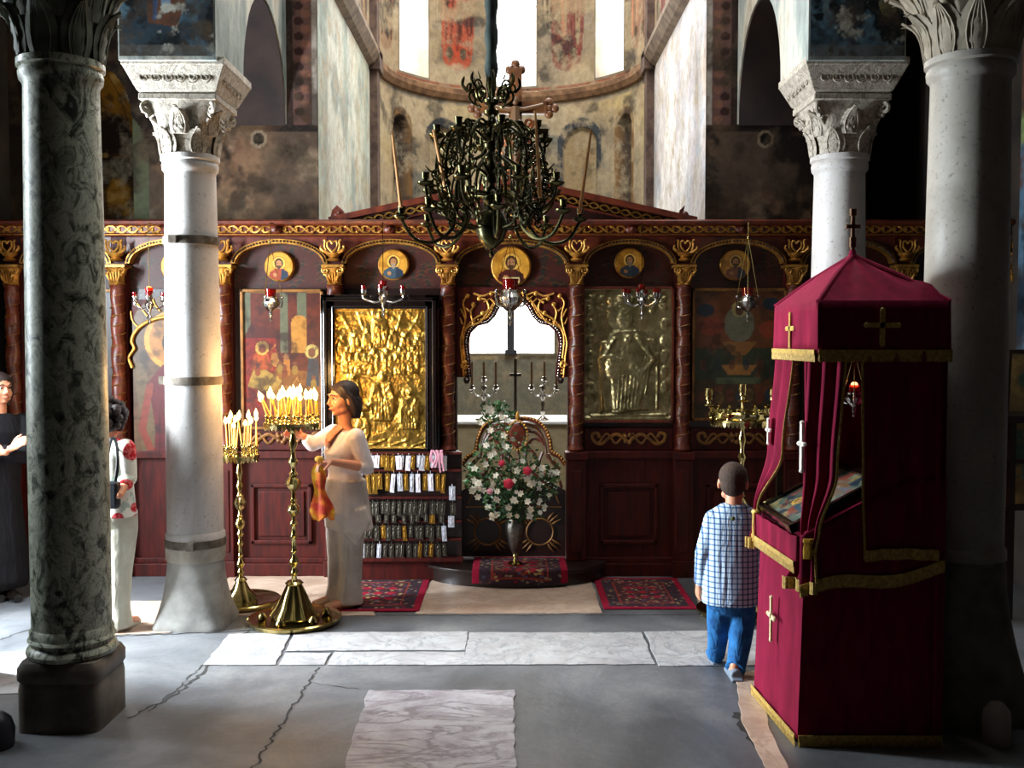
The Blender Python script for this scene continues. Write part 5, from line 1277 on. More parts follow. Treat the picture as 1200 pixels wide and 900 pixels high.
# ================================================================ ALTAR BEHIND THE DOORWAY
AYY = 9.9; az = P(600,494,AYY).z
al = thing('altar_table', 'altar table with a white cloth seen through the sanctuary doorway', 'altar', (0,AYY+.4,0))
m = MB(); m.b2(-.75,.75,AYY+.03,AYY+.85,0,az-.03); m.build('cloth_skirt', mat('cream_brocade', hx('c9b894'), .8, c2=hx('b5a178'), ns=12, bump=.3), al, smooth=0)
m = MB(); m.b2(-.8,.8,AYY,AYY+.88,az-.03,az); m.build('white_top_cloth', mat('white_altar_cloth', hx('f0efec'), .7), al, smooth=0, bevel=.006)
for px, cps, lb_ in ((567,(553,567,581),'silver three-branched candlestick at the left end of the altar'),(636,(623,638,652),'silver three-branched candlestick at the right end of the altar')):
    x = P(px,490,AYY+.15).x; y = AYY+.15; t = thing('altar_candlestick', lb_, 'candlestick', (x,y,az))
    zt_ = P(px,456,y).z; m = MB(); m.lathe([(.06,az),(.06,az+.01),(.03,az+.03),(.014,az+.05),(.026,az+.09),(.012,az+.12),(.024,az+.17),(.012,az+.2),(.03,az+.24),(.012,zt_-.03),(.03,zt_),(.03,zt_+.03),(.015,zt_+.04)], 16, (x,y,0)); m.build('stem', SILVER, t)
    for cp in cps:
        xc = P(cp,455,y).x; zc2 = P(cp,456 if cp != cps[1] else 446,y).z
        m = MB(); m.tube(crom([(x,y,zt_-.04),((x+xc)/2,y,zt_-.07),(xc,y,zc2-.02)],5), .011, 6); m.lathe([(.01,-.02),(.035,0),(.035,.008),(.018,.012),(.022,.04),(.012,.042)], 12, (xc,y,zc2)); m.sph((xc,y,zc2-.02), .018, 8); m.build('arm', SILVER, t)
        m = MB(); zt4 = P(cp,424,y).z; m.tube([(xc,y,zc2+.02),(xc,y,zt4)], .011, 8)
        tag(m.build('altar_candle', mat('brown_wax', hx('5a3a1c'), .5), loc=(xc,y,zc2)), {553:'outer left',567:'middle',581:'inner right',623:'inner left',638:'middle',652:'outer right'}[cp]+' unlit candle of the '+('left' if px == 567 else 'right')+' altar candlestick', 'candle', 'unlit candles on the altar')
m = MB(); x = P(604,440,AYY+.3).x; z = az; m.b2(x-.05,x+.05,AYY+.25,AYY+.35,z,z+.04); m.b2(x-.015,x+.015,AYY+.29,AYY+.31,z+.04,P(604,420,AYY+.3).z); m.b2(x-.06,x+.06,AYY+.29,AYY+.31,z+.44,z+.47)
tag(m.build('altar_cross', mat('dark_cross_metal', hx('3a3028'), .4, .6), smooth=0, bevel=.004, loc=(x,AYY+.3,z)), 'small dark standing cross at the middle of the altar against the bright window', 'cross')
# ================================================================ VELVET CANOPY (icon stand with a draped roof)
def velvet():
    n = N('burgundy_velvet'); n.set(n.ramp(n.noise(24, 5, stretch=(1,1,.25)), [(.3,hx('5c0822')),(.7,hx('7c0f30'))]), .85, Sheen_Weight=.6, Sheen_Roughness=.4, Sheen_Tint=sl((.95,.25,.45)), Specular_IOR_Level=.15)
    n.bump(n.noise(60, 4), .15, .003); return n.m
VEL = velvet()
FRG = mat('gold_fringe', hx('c9a552'), .6, .15, c2=hx('967838'), ns=60, bump=.6, bs=200)
BRAID = mat('gold_braid', hx('d9bb6a'), .5, .3, c2=hx('b08f42'), ns=60, bump=.4, bs=200)
NYf, FYf = 4.46, 5.12
cpy = thing('velvet_canopy', 'burgundy velvet draped icon canopy with gold fringe and crosses at the right', 'icon canopy', (1.62, 4.79, 0))
def quad(xn0, xf0, xn1, y0=NYf, y1=FYf):      # corners: near-left, near-right, far-right, far-left
    return [Vector((xn0,y0,0)), Vector((xn1,y0,0)), Vector((xn1,y1,0)), Vector((xf0,y1,0))]
BASE = quad(1.30,1.262,1.955); TOPQ = quad(1.368,1.351,1.957)
def around(Q, n, amp, freq, ph=0, sides=(0,1,2,3), outw=0.0):
    pts = []
    ctr = sum(Q, Vector())/4
    for s_ in sides:
        a, b = Q[s_], Q[(s_+1)%4]; d = (b-a); L = d.length; d.normalize(); nn = Vector((d.y,-d.x,0))
        for k in range(n):
            t = k/n; e = min(1, 6*t, 6*(1-t)); pts.append(a+d*L*t+nn*(amp*e*math.sin(2*PI*freq*t+ph+s_)+outw))
    return pts
def desk_top(x): return .955+max(0,min(1,(x-1.28)/.5))*.27
m = MB(); rings = []
for k in range(14):
    q = k/13; Q = [BASE[i].lerp(TOPQ[i], .35*q) for i in range(4)]
    rings.append([Vector((p.x,p.y, .03+(desk_top(p.x)-.03)*q)) for p in around(Q, 30, .004*(1-q*.6), 2.5)])
m.loft(rings, cap=False); c = sum(BASE, Vector())/4
# sloping desk surface closes the top
o = len(m.v); top = rings[-1]; m.v += [tuple(p) for p in top]; m.f.append(tuple(range(o, o+len(top))))
m.build('desk_drape', VEL, cpy, smooth=60)
def fringe(Q, z0, z1, sides, name, par, zf=None, amp=.003, outw=.008, mt=None, n=90):
    for s_ in sides:
        a, b = Q[s_], Q[(s_+1)%4]; d = b-a; L = d.length; d.normalize(); nn = Vector((d.y,-d.x,0)); m = MB()
        N2 = int(L/.0045)
        def fn(u, v):
            p = a+d*L*u+nn*(outw+.0035*(int(u*N2)%2)*(1 if v < .62 else 0)+(.003 if v > .66 else 0)); zo = zf(u, s_) if zf else 0
            return (p.x, p.y, z0+zo+(z1-z0)*v-(.003*((int(u*N2)*7)%3) if v < .01 else 0))
        m.grid(fn, N2, 3); m.build(name, mt or FRG, par, smooth=0, mods=solid(.004), recalc=False)
fringe(BASE, .005, .055, (0,3), 'hem_fringe', cpy, outw=.01)
# short cover over the desk with its own swagged fringe
def swag(u, s_): return (-.125+.105*u+.02*math.sin(u*7)) if s_ == 0 else (-.035*math.sin(PI*u))
Q2 = quad(1.296,1.262,1.945)
for s_ in (0,3):
    a, b = Q2[s_], Q2[(s_+1)%4]; d = b-a; L = d.length; d.normalize(); nn = Vector((d.y,-d.x,0)); m = MB()
    def fn(u, v):
        p = a+d*L*u+nn*(.012+.004*math.sin(u*30)); zb_ = (.86+swag(u,s_)) if s_ == 0 else .835-.03*u*0; zt_ = desk_top(p.x)+.004
        return (p.x,p.y, zb_+(zt_-zb_)*v)
    m.grid(fn, 40, 8); m.build('desk_cover', VEL, cpy, smooth=60, mods=solid(.004), recalc=False)
fringe(Q2, .815, .87, (0,), 'cover_fringe', cpy, zf=swag, outw=.02)
fringe(Q2, .80, .85, (3,), 'cover_fringe', cpy, outw=.02)
# roof
ap = P(999,300,4.79); m = MB(); rings = []
for k in range(12):
    q = k/11; z = 2.02+(ap.z-2.02)*(q**1.05)+.012*math.sin(PI*q)
    Q = [TOPQ[i].lerp(Vector((ap.x,ap.y,0)), q*.985) for i in range(4)]
    rings.append([Vector((p.x,p.y,z+(.002+.012*q*(1-q))*math.sin(6*j*2*PI/120*2)+.035*min(1,q*6)*math.exp(-((p.x-1.90)**2+(p.y-4.53)**2)/.006))) for j, p in enumerate(around(Q, 30, .0, 1))])
m.loft(rings); m.tube([(ap.x-.0,ap.y,ap.z-.03),(ap.x,ap.y,ap.z+.0),(ap.x,ap.y,ap.z+.03)],[.04,.022,.012],10); m.build('roof', VEL, cpy, smooth=35)
for i in range(4):                      # ridge folds
    a = TOPQ[i]; m = MB(); m.tube([(a.x,a.y,2.02),(a.x*.5+ap.x*.5,a.y*.5+ap.y*.5,(2.02+ap.z)/2+.012),(ap.x,ap.y,ap.z)], [.012,.012,.014], 7); m.build('ridge_seam', VEL, cpy)
m = MB(); rings = []
for k in range(6):
    q = k/5; rings.append([Vector((p.x,p.y,1.79+(2.025-1.79)*q)) for p in around(TOPQ, 30, .004*(1-q), 3, outw=.006*(1-q))])
m.loft(rings, cap=False); m.build('valance', VEL, cpy, smooth=40, mods=solid(.004))
fringe(TOPQ, 1.755, 1.805, (0,1,2,3), 'valance_fringe', cpy, outw=.01)
# hanging curtains: piecewise gathers defined by left/right edges down their height
def curtain(name, keys, folds, amp, yoff=0.0, n=40, par=cpy):
    zs = [k[0] for k in keys]
    def at(z, j):
        for a, b in zip(keys[:-1], keys[1:]):
            if a[0] >= z >= b[0]:
                t = (a[0]-z)/(a[0]-b[0]); t = t*t*(3-2*t); return Vector(a[j]).lerp(Vector(b[j]), t)
        return Vector(keys[-1][j])
    m = MB()
    def fn(u, v):
        z = zs[0]+(zs[-1]-zs[0])*v; A, B = at(z,1), at(z,2); d = B-A; L = d.length; nn = Vector((d.y,-d.x)).normalized() if L > 1e-6 else Vector((0,-1))
        p = A.lerp(B, u)+nn*(amp*math.sin(2*PI*folds*u)); return (p.x, p.y, z)
    m.grid(fn, n, 40); c = m.build(name, VEL, par, smooth=60, mods=solid(.005), recalc=False)
    return c, fn
def edge_trim(fn, u, par, w=.013, v0=0, v1=1):
    m = MB(); pts = [Vector(fn(u, v0+(v1-v0)*k/30))+Vector((0,-.006,0)) for k in range(31)]; m.tube(pts, w*.5, 6, flat=.5); return m.build('gold_edging', FRG, par)
zt_ = 1.8
c1, f1 = curtain('near_left_curtain', [(zt_,(1.352,4.55),(1.49,4.45)),(1.25,(1.335,4.54),(1.455,4.44)),(.98,(1.315,4.50),(1.375,4.43)),(.90,(1.315,4.49),(1.36,4.435)),(.72,(1.25,4.56),(1.365,4.42))], 2.5, .016)
edge_trim(f1, 1.0, c1)
m = MB(); m.lathe([(.035,.865),(.036,.9),(.033,.935),(.038,.94),(.036,.955),(.03,.957)], 26, (1.338,4.462,0), rf=lambda a,z: 1+.06*math.cos(a*18)); m.build('tie_fringe', mat('bright_gold_fringe', hx('d9a82e'), .5, .2, c2=hx('a87a18'), ns=40, bump=.5, bs=150), c1)
fr = MB(); fr.grid(lambda u,v: (Vector(f1(u,1))+Vector((0,-.012-.003*(int(u*40)%2),-.01+.055*v)))[:], 40, 2); fr.build('curtain_fringe', FRG, c1, smooth=0, mods=solid(.004), recalc=False)
c2, f2 = curtain('far_left_curtain', [(zt_,(1.36,5.12),(1.356,4.80)),(1.3,(1.325,5.12),(1.33,4.88)),(.98,(1.262,5.12),(1.262,5.09)),(.9,(1.255,5.12),(1.255,5.085)),(.8,(1.232,5.12),(1.25,5.06))], 2, .014)
edge_trim(f2, 1.0, c2)
m = MB(); m.lathe([(.02,.955),(.024,.965),(.02,.975)], 16, (1.255,5.09,0)); m.tube([(1.24,5.07,.965),(1.235,5.06,.9),(1.24,5.06,.82)], [.008,.006,.01], 6); m.build('tie_cord', mat('gold_cord', hx('d9b45a'), .5, .2), c2)
fr = MB(); fr.grid(lambda u,v: (Vector(f2(u,1))+Vector((-.012-.003*(int(u*20)%2),-.01,-.02+.055*v)))[:], 24, 2); fr.build('curtain_fringe', FRG, c2, smooth=0, mods=solid(.004), recalc=False)
c3, f3 = curtain('front_curtain', [(zt_,(1.565,4.452),(1.93,4.45)),(1.2,(1.575,4.45),(1.925,4.448)),(.86,(1.585,4.44),(1.915,4.44))], 3, .008)
edge_trim(f3, 0.0, c3)
fr = MB(); fr.grid(lambda u,v: (Vector(f3(u,1))+Vector((0,-.01-.003*(int(u*70)%2),-.005+.05*v+.01*math.sin(u*3))))[:], 76, 2); fr.build('curtain_fringe', FRG, c3, smooth=0, mods=solid(.004), recalc=False)
c4, f4 = curtain('right_curtain', [(zt_,(1.90,4.447),(1.962,4.50)),(1.0,(1.90,4.44),(1.972,4.50)),(.06,(1.905,4.44),(1.968,4.49))], 1.5, .01)
c6, f6 = curtain('rear_curtain', [(zt_,(1.50,5.11),(1.95,5.12)),(1.2,(1.51,5.11),(1.95,5.12)),(.95,(1.52,5.11),(1.95,5.12))], 5, .01)
c5, f5 = curtain('back_curtain', [(zt_,(1.957,4.47),(1.957,5.11)),(1.0,(1.957,4.47),(1.957,5.11)),(.95,(1.957,4.47),(1.957,5.11))], 5, .01)
for x_, y_ in ((1.385,4.59),(1.372,5.085),(1.93,4.52),(1.93,5.08)):
    m = MB(); m.b2(x_-.015,x_+.015,y_-.015,y_+.015,.9,2.0); m.build('frame_post', WOODD, cpy, smooth=0)
# appliqued crosses (w across, h tall)
def acro(o, right, w, h, t, par, nm='applique_cross', off=.006, mt=None):
    o = Vector(o); r = Vector(right).normalized(); nn = r.cross(Vector((0,0,1))).normalized(); m = MB()
    def bar(p, q, a, b):
        vs = []
        for dd in (0, off): vs += [p-a+nn*dd, q-a+nn*dd, q+a+nn*dd, p+a+nn*dd]
        m.add(vs, [(0,1,2,3),(7,6,5,4),(0,4,5,1),(1,5,6,2),(2,6,7,3),(3,7,4,0)])
    U_ = Vector((0,0,1)); bar(o-r*w/2, o+r*w/2, U_*t/2, 0); bar(o-U_*h*.56, o+U_*h*.44, r*t/2, 0)
    for e in (o-r*w/2, o+r*w/2, o-U_*h*.56, o+U_*h*.44): m.sph(e+nn*off*.5, (t*.62,)*3 if abs(nn.y) < 0 else (t*.55 if abs(nn.x) < .5 else off, off if abs(nn.x) < .5 else t*.55, t*.55), 8)
    m.build(nm, mt or BRAID, par, smooth=30)
acro(P(1034,381,4.444), (1,0,0), .142, .15, .024, cpy, 'valance_cross', .005)
acro((1.348, 4.83, P(929,385,4.83).z), (0,-1,0), .12, .155, .022, cpy, 'valance_cross', .006)
acro((1.268, 4.80, P(911,722,4.80).z), (0,-1,0), .12, .21, .02, cpy, 'skirt_cross', .01, mat('pale_braid', hx('e6d9b0'), .5, c2=hx('cdb885'), ns=50))
acro((1.330, 4.535, P(953,520,4.54).z), (.2,-1,0), .05, .22, .02, c1, 'curtain_cross', .012, mat('white_braid', hx('efe9dc'), .5))
acro((1.312, 5.06, P(913,505,5.0).z), (0,-1,0), .06, .12, .018, c2, 'curtain_cross', .01, mat('white_braid_b', hx('efe9dc'), .5))
# cross on the roof
m = MB(); z = ap.z; x, y = ap.x, ap.y
for b in ((x-.009,x+.009,y-.008,y+.008,z,z+.22),(x-.035,x+.035,y-.008,y+.008,z+.13,z+.15),(x-.014,x+.014,y-.012,y+.012,z+.19,z+.225),(x-.014,x+.014,y-.012,y+.012,z+.04,z+.09)): m.b2(*b)
m.build('roof_cross', mat('brown_wood_cross', hx('6b4a2c'), .5), cpy, smooth=0, bevel=.003)
# icon lying on the desk
ii = thing('desk_icon', 'framed colourful icon lying on the sloping desk under the velvet canopy', 'icon', (1.45, 4.8, desk_top(1.45)))
sx0, sx1 = 1.275, 1.70; ang = .27/.5
def dk(x, y, h): return (x-h*.45, y, desk_top(x)+.012+h)
cv = Cv(60, 1.1, '2c4a44'); cv.mottle('6a7a6a', 6, .45, .6, 3); cv.mottle('7a3a2a', 7, .55, .62, 5); cv.mottle('8a7a4a', 6, .56, .64, 6); cv.mottle('1a2a3a', 7, .56, .62, 9)
cv.saint(.3,.2,.6,'6a2a2a','2a4a5a'); cv.saint(.7,.2,.6,'4a5a6a','6a4a2a')
cv.mesh('painted_panel', ICONP, lambda u,v,h: dk(sx0+.03+(sx1-sx0-.06)*u, 4.53+.52*v, .022), ii)
m = MB()
for a, b, c, d in ((sx0,sx0+.03,4.50,5.08),(sx1-.03,sx1,4.50,5.08),(sx0,sx1,4.50,4.53),(sx0,sx1,5.05,5.08)):
    vs = [dk(x,y,h) for h in (0,.035) for x,y in ((a,c),(b,c),(b,d),(a,d))]; m.add(vs, [(0,3,2,1),(4,5,6,7),(0,1,5,4),(1,2,6,5),(2,3,7,6),(3,0,4,7)])
m.build('frame', BLACKW, ii, smooth=0)

# ================================================================ PEOPLE
SKIN = mat('skin', hx('c98a68'), .5, c2=hx('bf7e5e'), ns=9, Subsurface_Weight=.15)
HAIRD = mat('dark_brown_hair', hx('2a1710'), .68, c2=hx('1a0e0a'), ns=40, stretch=(1,1,.2), bump=.5, bs=90)
def rm(v, it=4, f=.5):
    def g(o):
        r = o.modifiers.new('r','REMESH'); r.mode = 'VOXEL'; r.voxel_size = v; r.use_smooth_shade = True
        s = o.modifiers.new('s','SMOOTH'); s.factor = f; s.iterations = it
    return g
def limb(mb, pts, rad, seg=14):
    mb.tube(pts, rad, seg)
    for p, r in zip(pts, rad): mb.sph(p, r*.995, 14)
def torso(mb, rings, lat, fwd, seg=24, pw=2.3):
    lat, fwd = Vector(lat).normalized(), Vector(fwd).normalized(); R = []
    for c, a, b in rings:
        c = Vector(c); ring = []
        for k in range(seg):
            t = 2*PI*k/seg; cc, ss = math.cos(t), math.sin(t); e = 2/pw
            ring.append(c+lat*a*math.copysign(abs(cc)**e,cc)+fwd*b*math.copysign(abs(ss)**e,ss))
        R.append(ring)
    mb.loft(R)
def headM(pos, fwd, tilt=0, roll=0, s=1.0):
    return Matrix.Translation(pos) @ Matrix.Rotation(math.atan2(-fwd[0], fwd[1]),4,'Z') @ Matrix.Rotation(tilt,4,'X') @ Matrix.Rotation(roll,4,'Y') @ Matrix.Scale(s,4)
def head(mb, M, child=False):
    mb.sph((0,-.012,.032),(.073,.092,.08),22,M); mb.sph((0,.028,-.02),(.06,.062,.082),20,M); mb.sph((0,.056,-.083),(.026,.024,.02),14,M)
    for s_ in (-1,1):
        mb.sph((s_*.032,.055,-.03),(.026,.03,.028),12,M); mb.sph((s_*.04,.02,-.065),(.022,.035,.022),12,M); mb.sph((s_*.076,-.006,-.008),(.009,.02,.03),12,M)
        mb.tube([(0,.092,.03),(s_*.025,.087,.033),(s_*.048,.066,.028)], [.008,.009,.007], 8, M)
        mb.sph((s_*.011,.094,-.03),(.009,.01,.008),8,M)
    mb.tube([(0,.086,.022),(0,.098,-.005),(0,.108,-.026)], [.008,.0095,.012], 10, M)
    mb.sph((0,.088,-.054),(.022,.01,.0055),10,M); mb.sph((0,.086,-.062),(.018,.01,.0055),10,M)
def face_bits(par, M, lip='9a4a40'):
    W_ = mat('eye_white', hx('d9d2c8'), .3); D_ = mat('dark_iris', hx('1c100a'), .2); L_ = mat('lips', hx(lip), .5); B_ = mat('eyebrow_hair', hx('1f120c'), .7)
    for s_ in (-1,1):
        m = MB(); m.sph((s_*.030,.072,.008),(.0125,.012,.0085),10,M); e = m.build('eye', W_, par)
        m = MB(); m.sph((s_*.030,.081,.008),(.006,.005,.0065),8,M); m.tube([(s_*.017,.086,.009),(s_*.03,.0875,.016),(s_*.044,.078,.010)], .0022, 5, M); m.build('iris', D_, e)
        m = MB(); m.tube([(s_*.014,.097,.03),(s_*.03,.0955,.037),(s_*.05,.077,.03)], [.003,.004,.002], 6, M); m.build('eyebrow', B_, par)
    m = MB(); m.tube([(-.022,.088,-.056),(0,.0985,-.055),(.022,.088,-.056)], [.002,.0055,.002], 6, M); m.build('mouth', L_, par)
def hand(mb, wrist, d, nrm, thumb, s=1.0, curl=.5, spread=.0):
    """d: finger direction, nrm: palm normal (fingers curl towards it), thumb: side direction"""
    w = Vector(wrist); d = Vector(d).normalized(); n_ = Vector(nrm); n_ = (n_-d*n_.dot(d)).normalized(); t = d.cross(n_); t = t if t.dot(Vector(thumb)) > 0 else -t
    R = []
    for q, a, b in ((0,.023,.017),(.03,.032,.017),(.06,.039,.015),(.085,.039,.012)):
        c = w+d*q*s; R.append([c+t*a*s*math.cos(2*PI*k/12)+n_*b*s*math.sin(2*PI*k/12) for k in range(12)])
    mb.loft(R)
    for i, (off, L) in enumerate(((.029,.075),(.010,.083),(-.009,.077),(-.028,.062))):
        p = w+d*.078*s+t*off*s; ang = 0; pts = [p-d*.02*s, p]; rr = [.0085*s,.009*s]
        for j, fr_ in enumerate((.45,.32,.23)):
            ang += curl*(.6,1.0,.8)[j]; dd = (d*math.cos(ang)+n_*math.sin(ang)+t*spread*(1.5-i)*.2).normalized(); p = p+dd*L*fr_*s; pts.append(p); rr.append((.0082,.0076,.0066)[j]*s)
        limb(mb, pts, rr, 8)
    p = w+d*.022*s+t*.022*s; pts = [p]; rr = [.013*s]
    for j, (fr_, a, b) in enumerate(((.035,.75,.35),(.03,.45,.5),(.025,.2,.6))):
        dd = (d*(1-a*.4)+t*a+n_*b).normalized(); p = p+dd*fr_*s; pts.append(p); rr.append((.0115,.0105,.0088)[j]*s)
    limb(mb, pts, rr, 8)
def cloth_mat(name, a, b, ns=8, bump=.35, rough=.85):
    n = N(name); n.set(n.ramp(n.noise(ns,5), [(.35,a),(.65,b)]), rough, Specular_IOR_Level=.2)
    n.bump(n.noise(9, 4, .5, stretch=(1.6,1.6,.5), dist=.8), bump, .03); return n.m

# ---- woman in white beside the candle stand
D = 6.85; W = lambda px, py, dd=0: P(px, py, D+dd)
fwd = Vector((-.80,-.60,0)); lat = Vector((.60,-.80,0))
pw = thing('person', 'dark-haired woman in a cream top and trousers lighting candles and holding an orange scarf', 'person', tuple(W(404,714))[:2]+(0,))
hM = headM(W(402,468), Vector((-.80,-.60,0)), -.03, 0, 1.06)
b = MB(); head(b, hM)
limb(b, [W(404,484,.01),W(404,497,.01),W(405,506,.01)], [.05,.047,.06])
torso(b, [(W(405,503),.10,.055),(W(405,512),.135,.085),(W(404,530),.14,.10),(W(404,552),.11,.08),(W(406,590),.14,.1),(W(407,615),.12,.09)], lat, fwd)
neckp = W(396,520,-.0)
b.loft([[W(404,501)+fwd*.05+lat*(.07*c_)+fwd*.0+Vector((0,0,.01*s_)) for c_, s_ in ((-1,0),(0,1),(1,0),(0,-1))], [W(403,510)+fwd*.092+lat*(.055*c_)+Vector((0,0,.02*s_)) for c_, s_ in ((-1,0),(0,1),(1,0),(0,-1))], [W(403,524)+fwd*.118+lat*(.012*c_+.0)+Vector((0,0,.012*s_)) for c_, s_ in ((-1,0),(0,1),(1,0),(0,-1))]])
shL = W(404,510)+lat*.165; elL = W(430,548,-.12); wrL = W(388,541,-.30)
shR = W(404,509)-lat*.165; elR = W(366,521,.06); wrR = W(355,511,.02)
limb(b, [shL,shL.lerp(elL,.5),elL], [.045,.042,.036]); limb(b, [elL,elL.lerp(wrL,.4),wrL], [.036,.034,.024])
limb(b, [shR,shR.lerp(elR,.5),elR], [.045,.042,.036]); limb(b, [elR,elR.lerp(wrR,.4),wrR], [.036,.033,.023])
hand(b, wrL, (W(374,543,-.36)-wrL), (0,-.1,-1), (-.2,-.6,.8), 1.0, .75); hand(b, wrR, (-1,-.15,.35), (-.2,-.9,-.3), (0,-.3,1), 1.0, .7)
for (a_, c_, f_) in ((W(412,600,-.03),W(414,700,-.05),W(408,708,-.06)),(W(396,600,.05),W(394,698,.02),W(388,707,.0))):
    limb(b, [a_,a_.lerp(c_,.5),Vector((c_.x,c_.y,.09))], [.085,.055,.04])
    limb(b, [Vector((c_.x,c_.y,.07)), Vector((c_.x,c_.y,.045))+fwd*.07, Vector((c_.x,c_.y,.035))+fwd*.16], [.038,.034,.026])
b.build('body', SKIN, pw, smooth=60, mods=rm(.0055, 3))
face_bits(pw, hM)
h = MB(); h.sph((0,-.02,.042),(.082,.096,.084),22,hM); h.sph((0,-.06,-.01),(.07,.06,.09),18,hM)
for s_ in (-1,1): h.sph((s_*.064,-.03,-.01),(.018,.05,.06),12,hM); h.tube([(s_*.05,.035,.09),(s_*.072,.02,.05),(s_*.08,-.01,.02),(s_*.075,-.04,-.04),(s_*.06,-.05,-.1)], [.02,.02,.022,.03,.02], 8, hM)
h.tube([(0,-.07,0),(0,-.08,-.06),(0,-.075,-.13)], [.06,.055,.04], 12, hM); h.tube([(-.04,-.06,0),(-.05,-.07,-.07),(-.045,-.06,-.12)], [.04,.035,.02], 10, hM); h.tube([(.04,-.06,0),(.05,-.07,-.07),(.045,-.06,-.12)], [.04,.035,.02], 10, hM)
h.build('hair', HAIRD, pw, mods=rm(.006, 3))
CREAM = cloth_mat('cream_knit_top', hx('e2d6d2'), hx('d2c2be')); LINEN = cloth_mat('grey_linen', hx('c4b8ae'), hx('b0a399'), bump=.6)
t_ = MB(); torso(t_, [(W(405,504),.135,.055),(W(405,509),.165,.085),(W(404,520),.172,.108),(W(403,530),.165,.128),(W(403,541),.145,.112),(W(404,553),.132,.1),(W(405,566),.15,.115),(W(406,578),.165,.125),(W(406,588),.168,.127)], lat, fwd)
limb(t_, [shL+Vector((0,0,.0)),shL.lerp(elL,.5),elL.lerp(shL,.02)], [.062,.058,.052]); limb(t_, [elL,elL.lerp(wrL,.12)], [.052,.05])
limb(t_, [shR,shR.lerp(elR,.5),elR], [.062,.056,.05]); limb(t_, [elR,elR.lerp(wrR,.45)], [.05,.045])
t_.build('knitted_top', CREAM, pw, mods=rm(.008, 5))
cut = MB()
cut.loft([[W(404,499)+fwd*.04+lat*(x_*.072)+Vector((0,0,z_)) for x_, z_ in ((-1,0),(0,.012),(1,0),(0,-.012))], [W(403,508)+fwd*.098+lat*(x_*.066)+Vector((0,0,z_)) for x_, z_ in ((-1,0),(0,.02),(1,0),(0,-.02))],[W(403,516)+fwd*.128+lat*(x_*.042)+Vector((0,0,z_)) for x_, z_ in ((-1,0),(0,.02),(1,0),(0,-.015))], [W(402,526)+fwd*.135+lat*(x_*.004)+Vector((0,0,z_)) for x_, z_ in ((-1,0),(0,.008),(1,0),(0,-.008))]])
cut.build('neckline_skin', SKIN, pw, mods=rm(.005, 3))
s_k = MB(); torso(s_k, [(W(405,560),.16,.122),(W(406,580),.18,.135),(W(407,600),.195,.14),(W(409,618),.21,.145)], lat, fwd)
s_k.prism([(W(392,598).x,W(392,598).z),(W(433,590).x,W(433,590).z),(W(437,608).x,W(437,608).z),(W(422,634).x,W(422,634).z),(W(402,612).x,W(402,612).z)], D-.175, D-.06)
s_k.build('tunic_skirt', LINEN, pw, mods=rm(.008, 6))
tr = MB()
for (a_, m_, c_, r_) in ((W(411,600,-.03),W(412,655,-.04),W(409,706,-.05),.085),(W(398,600,.05),W(397,655,.03),W(397,704,.02),.082)):
    tr.tube([a_, a_.lerp(m_,.5), m_, m_.lerp(c_,.6), Vector((c_.x,c_.y,.035))], [.1,.092,.078,.078,.1], 20)
tr.sph(W(405,600),(.15,.12,.12),16)
tr.build('wide_trousers', LINEN, pw, mods=rm(.008, 6))
for c_, nm in ((W(409,706,-.05),'shoe'),(W(397,704,.02),'shoe')):
    m = MB(); q = Vector((c_.x,c_.y,.0)); m.tube([q-fwd*.03+Vector((0,0,.03)), q+fwd*.1+Vector((0,0,.03)), q+fwd*.19+Vector((0,0,.024))], [.04,.042,.028], 12); m.build(nm, mat('tan_sandal', hx('a8805c'), .6), pw, mods=rm(.006,3))
sf = thing('orange_scarf', 'orange and yellow scarf hanging from the hand of the woman in white', 'scarf', tuple(W(375,545,-.37)))
def SM():
    n = N('orange_scarf'); n.set(n.ramp(n.noise(9,4), [(.38,hx('b8280c')),(.5,hx('e0700f')),(.62,hx('e8b41c'))]), .6, Transmission_Weight=.0); n.bump(n.noise(14,4,stretch=(2,2,.3)),.5,.02); return n.m
m = MB(); rings = []
for k in range(16):
    q = k/15; py = 543+62*q; cx_ = 372+5*q; hw = .014+.046*q**.7+.012*math.sin(q*9); c_ = W(cx_,py,-.38)
    rings.append([(c_.x+hw*math.cos(a)*(1+.3*math.sin(5*a+q*2)), c_.y+hw*.45*math.sin(a)*(1+.3*math.sin(4*a)), c_.z-(.03*math.sin(3*a+1) if k == 15 else 0)) for a in [2*PI*j/30 for j in range(30)]])
m.loft(rings); m.build('hanging_folds', SM(), sf, smooth=70)
m = MB(); m.sph(W(374,538,-.38),(.03,.026,.022),14); m.build('knotted_top', mat('yellow_silk', hx('e0a02c'), .6), sf)
# ---- boy in the checked shirt, walking away
D = 5.45; W = lambda px, py, dd=0: P(px, py, D+dd)
fwd = Vector((.12,.99,0)); lat = Vector((.99,-.12,0))
pb = thing('person', 'small boy in a blue checked shirt and jeans walking away from the camera', 'person', tuple(W(856,790))[:2]+(0,))
hM = headM(W(859,566), Vector((.22,.97,0)), -.08, .03, 1.0)
b = MB(); head(b, hM); limb(b, [W(860,580),W(860,592)], [.045,.047])
torso(b, [(W(860,594),.07,.05),(W(859,604),.12,.07),(W(857,640),.11,.075),(W(856,690),.10,.07),(W(856,706),.07,.05)], lat, fwd)
shL = W(836,608); elL = W(824,648,.0); wrL = W(820,682,.03); shR = W(882,608); elR = W(892,646,.06); wrR = W(886,664,.2)
for a_, c_, d_ in ((shL,elL,wrL),(shR,elR,wrR)): limb(b, [a_,c_,d_], [.036,.03,.021])
hand(b, W(819,684,.03), (-.05,.25,-1), (.9,.3,0), (0,1,0), .74, .35); hand(b, wrR, (-.3,.6,.4), (-.5,.3,-.6), (-.3,0,1), .74, .6)
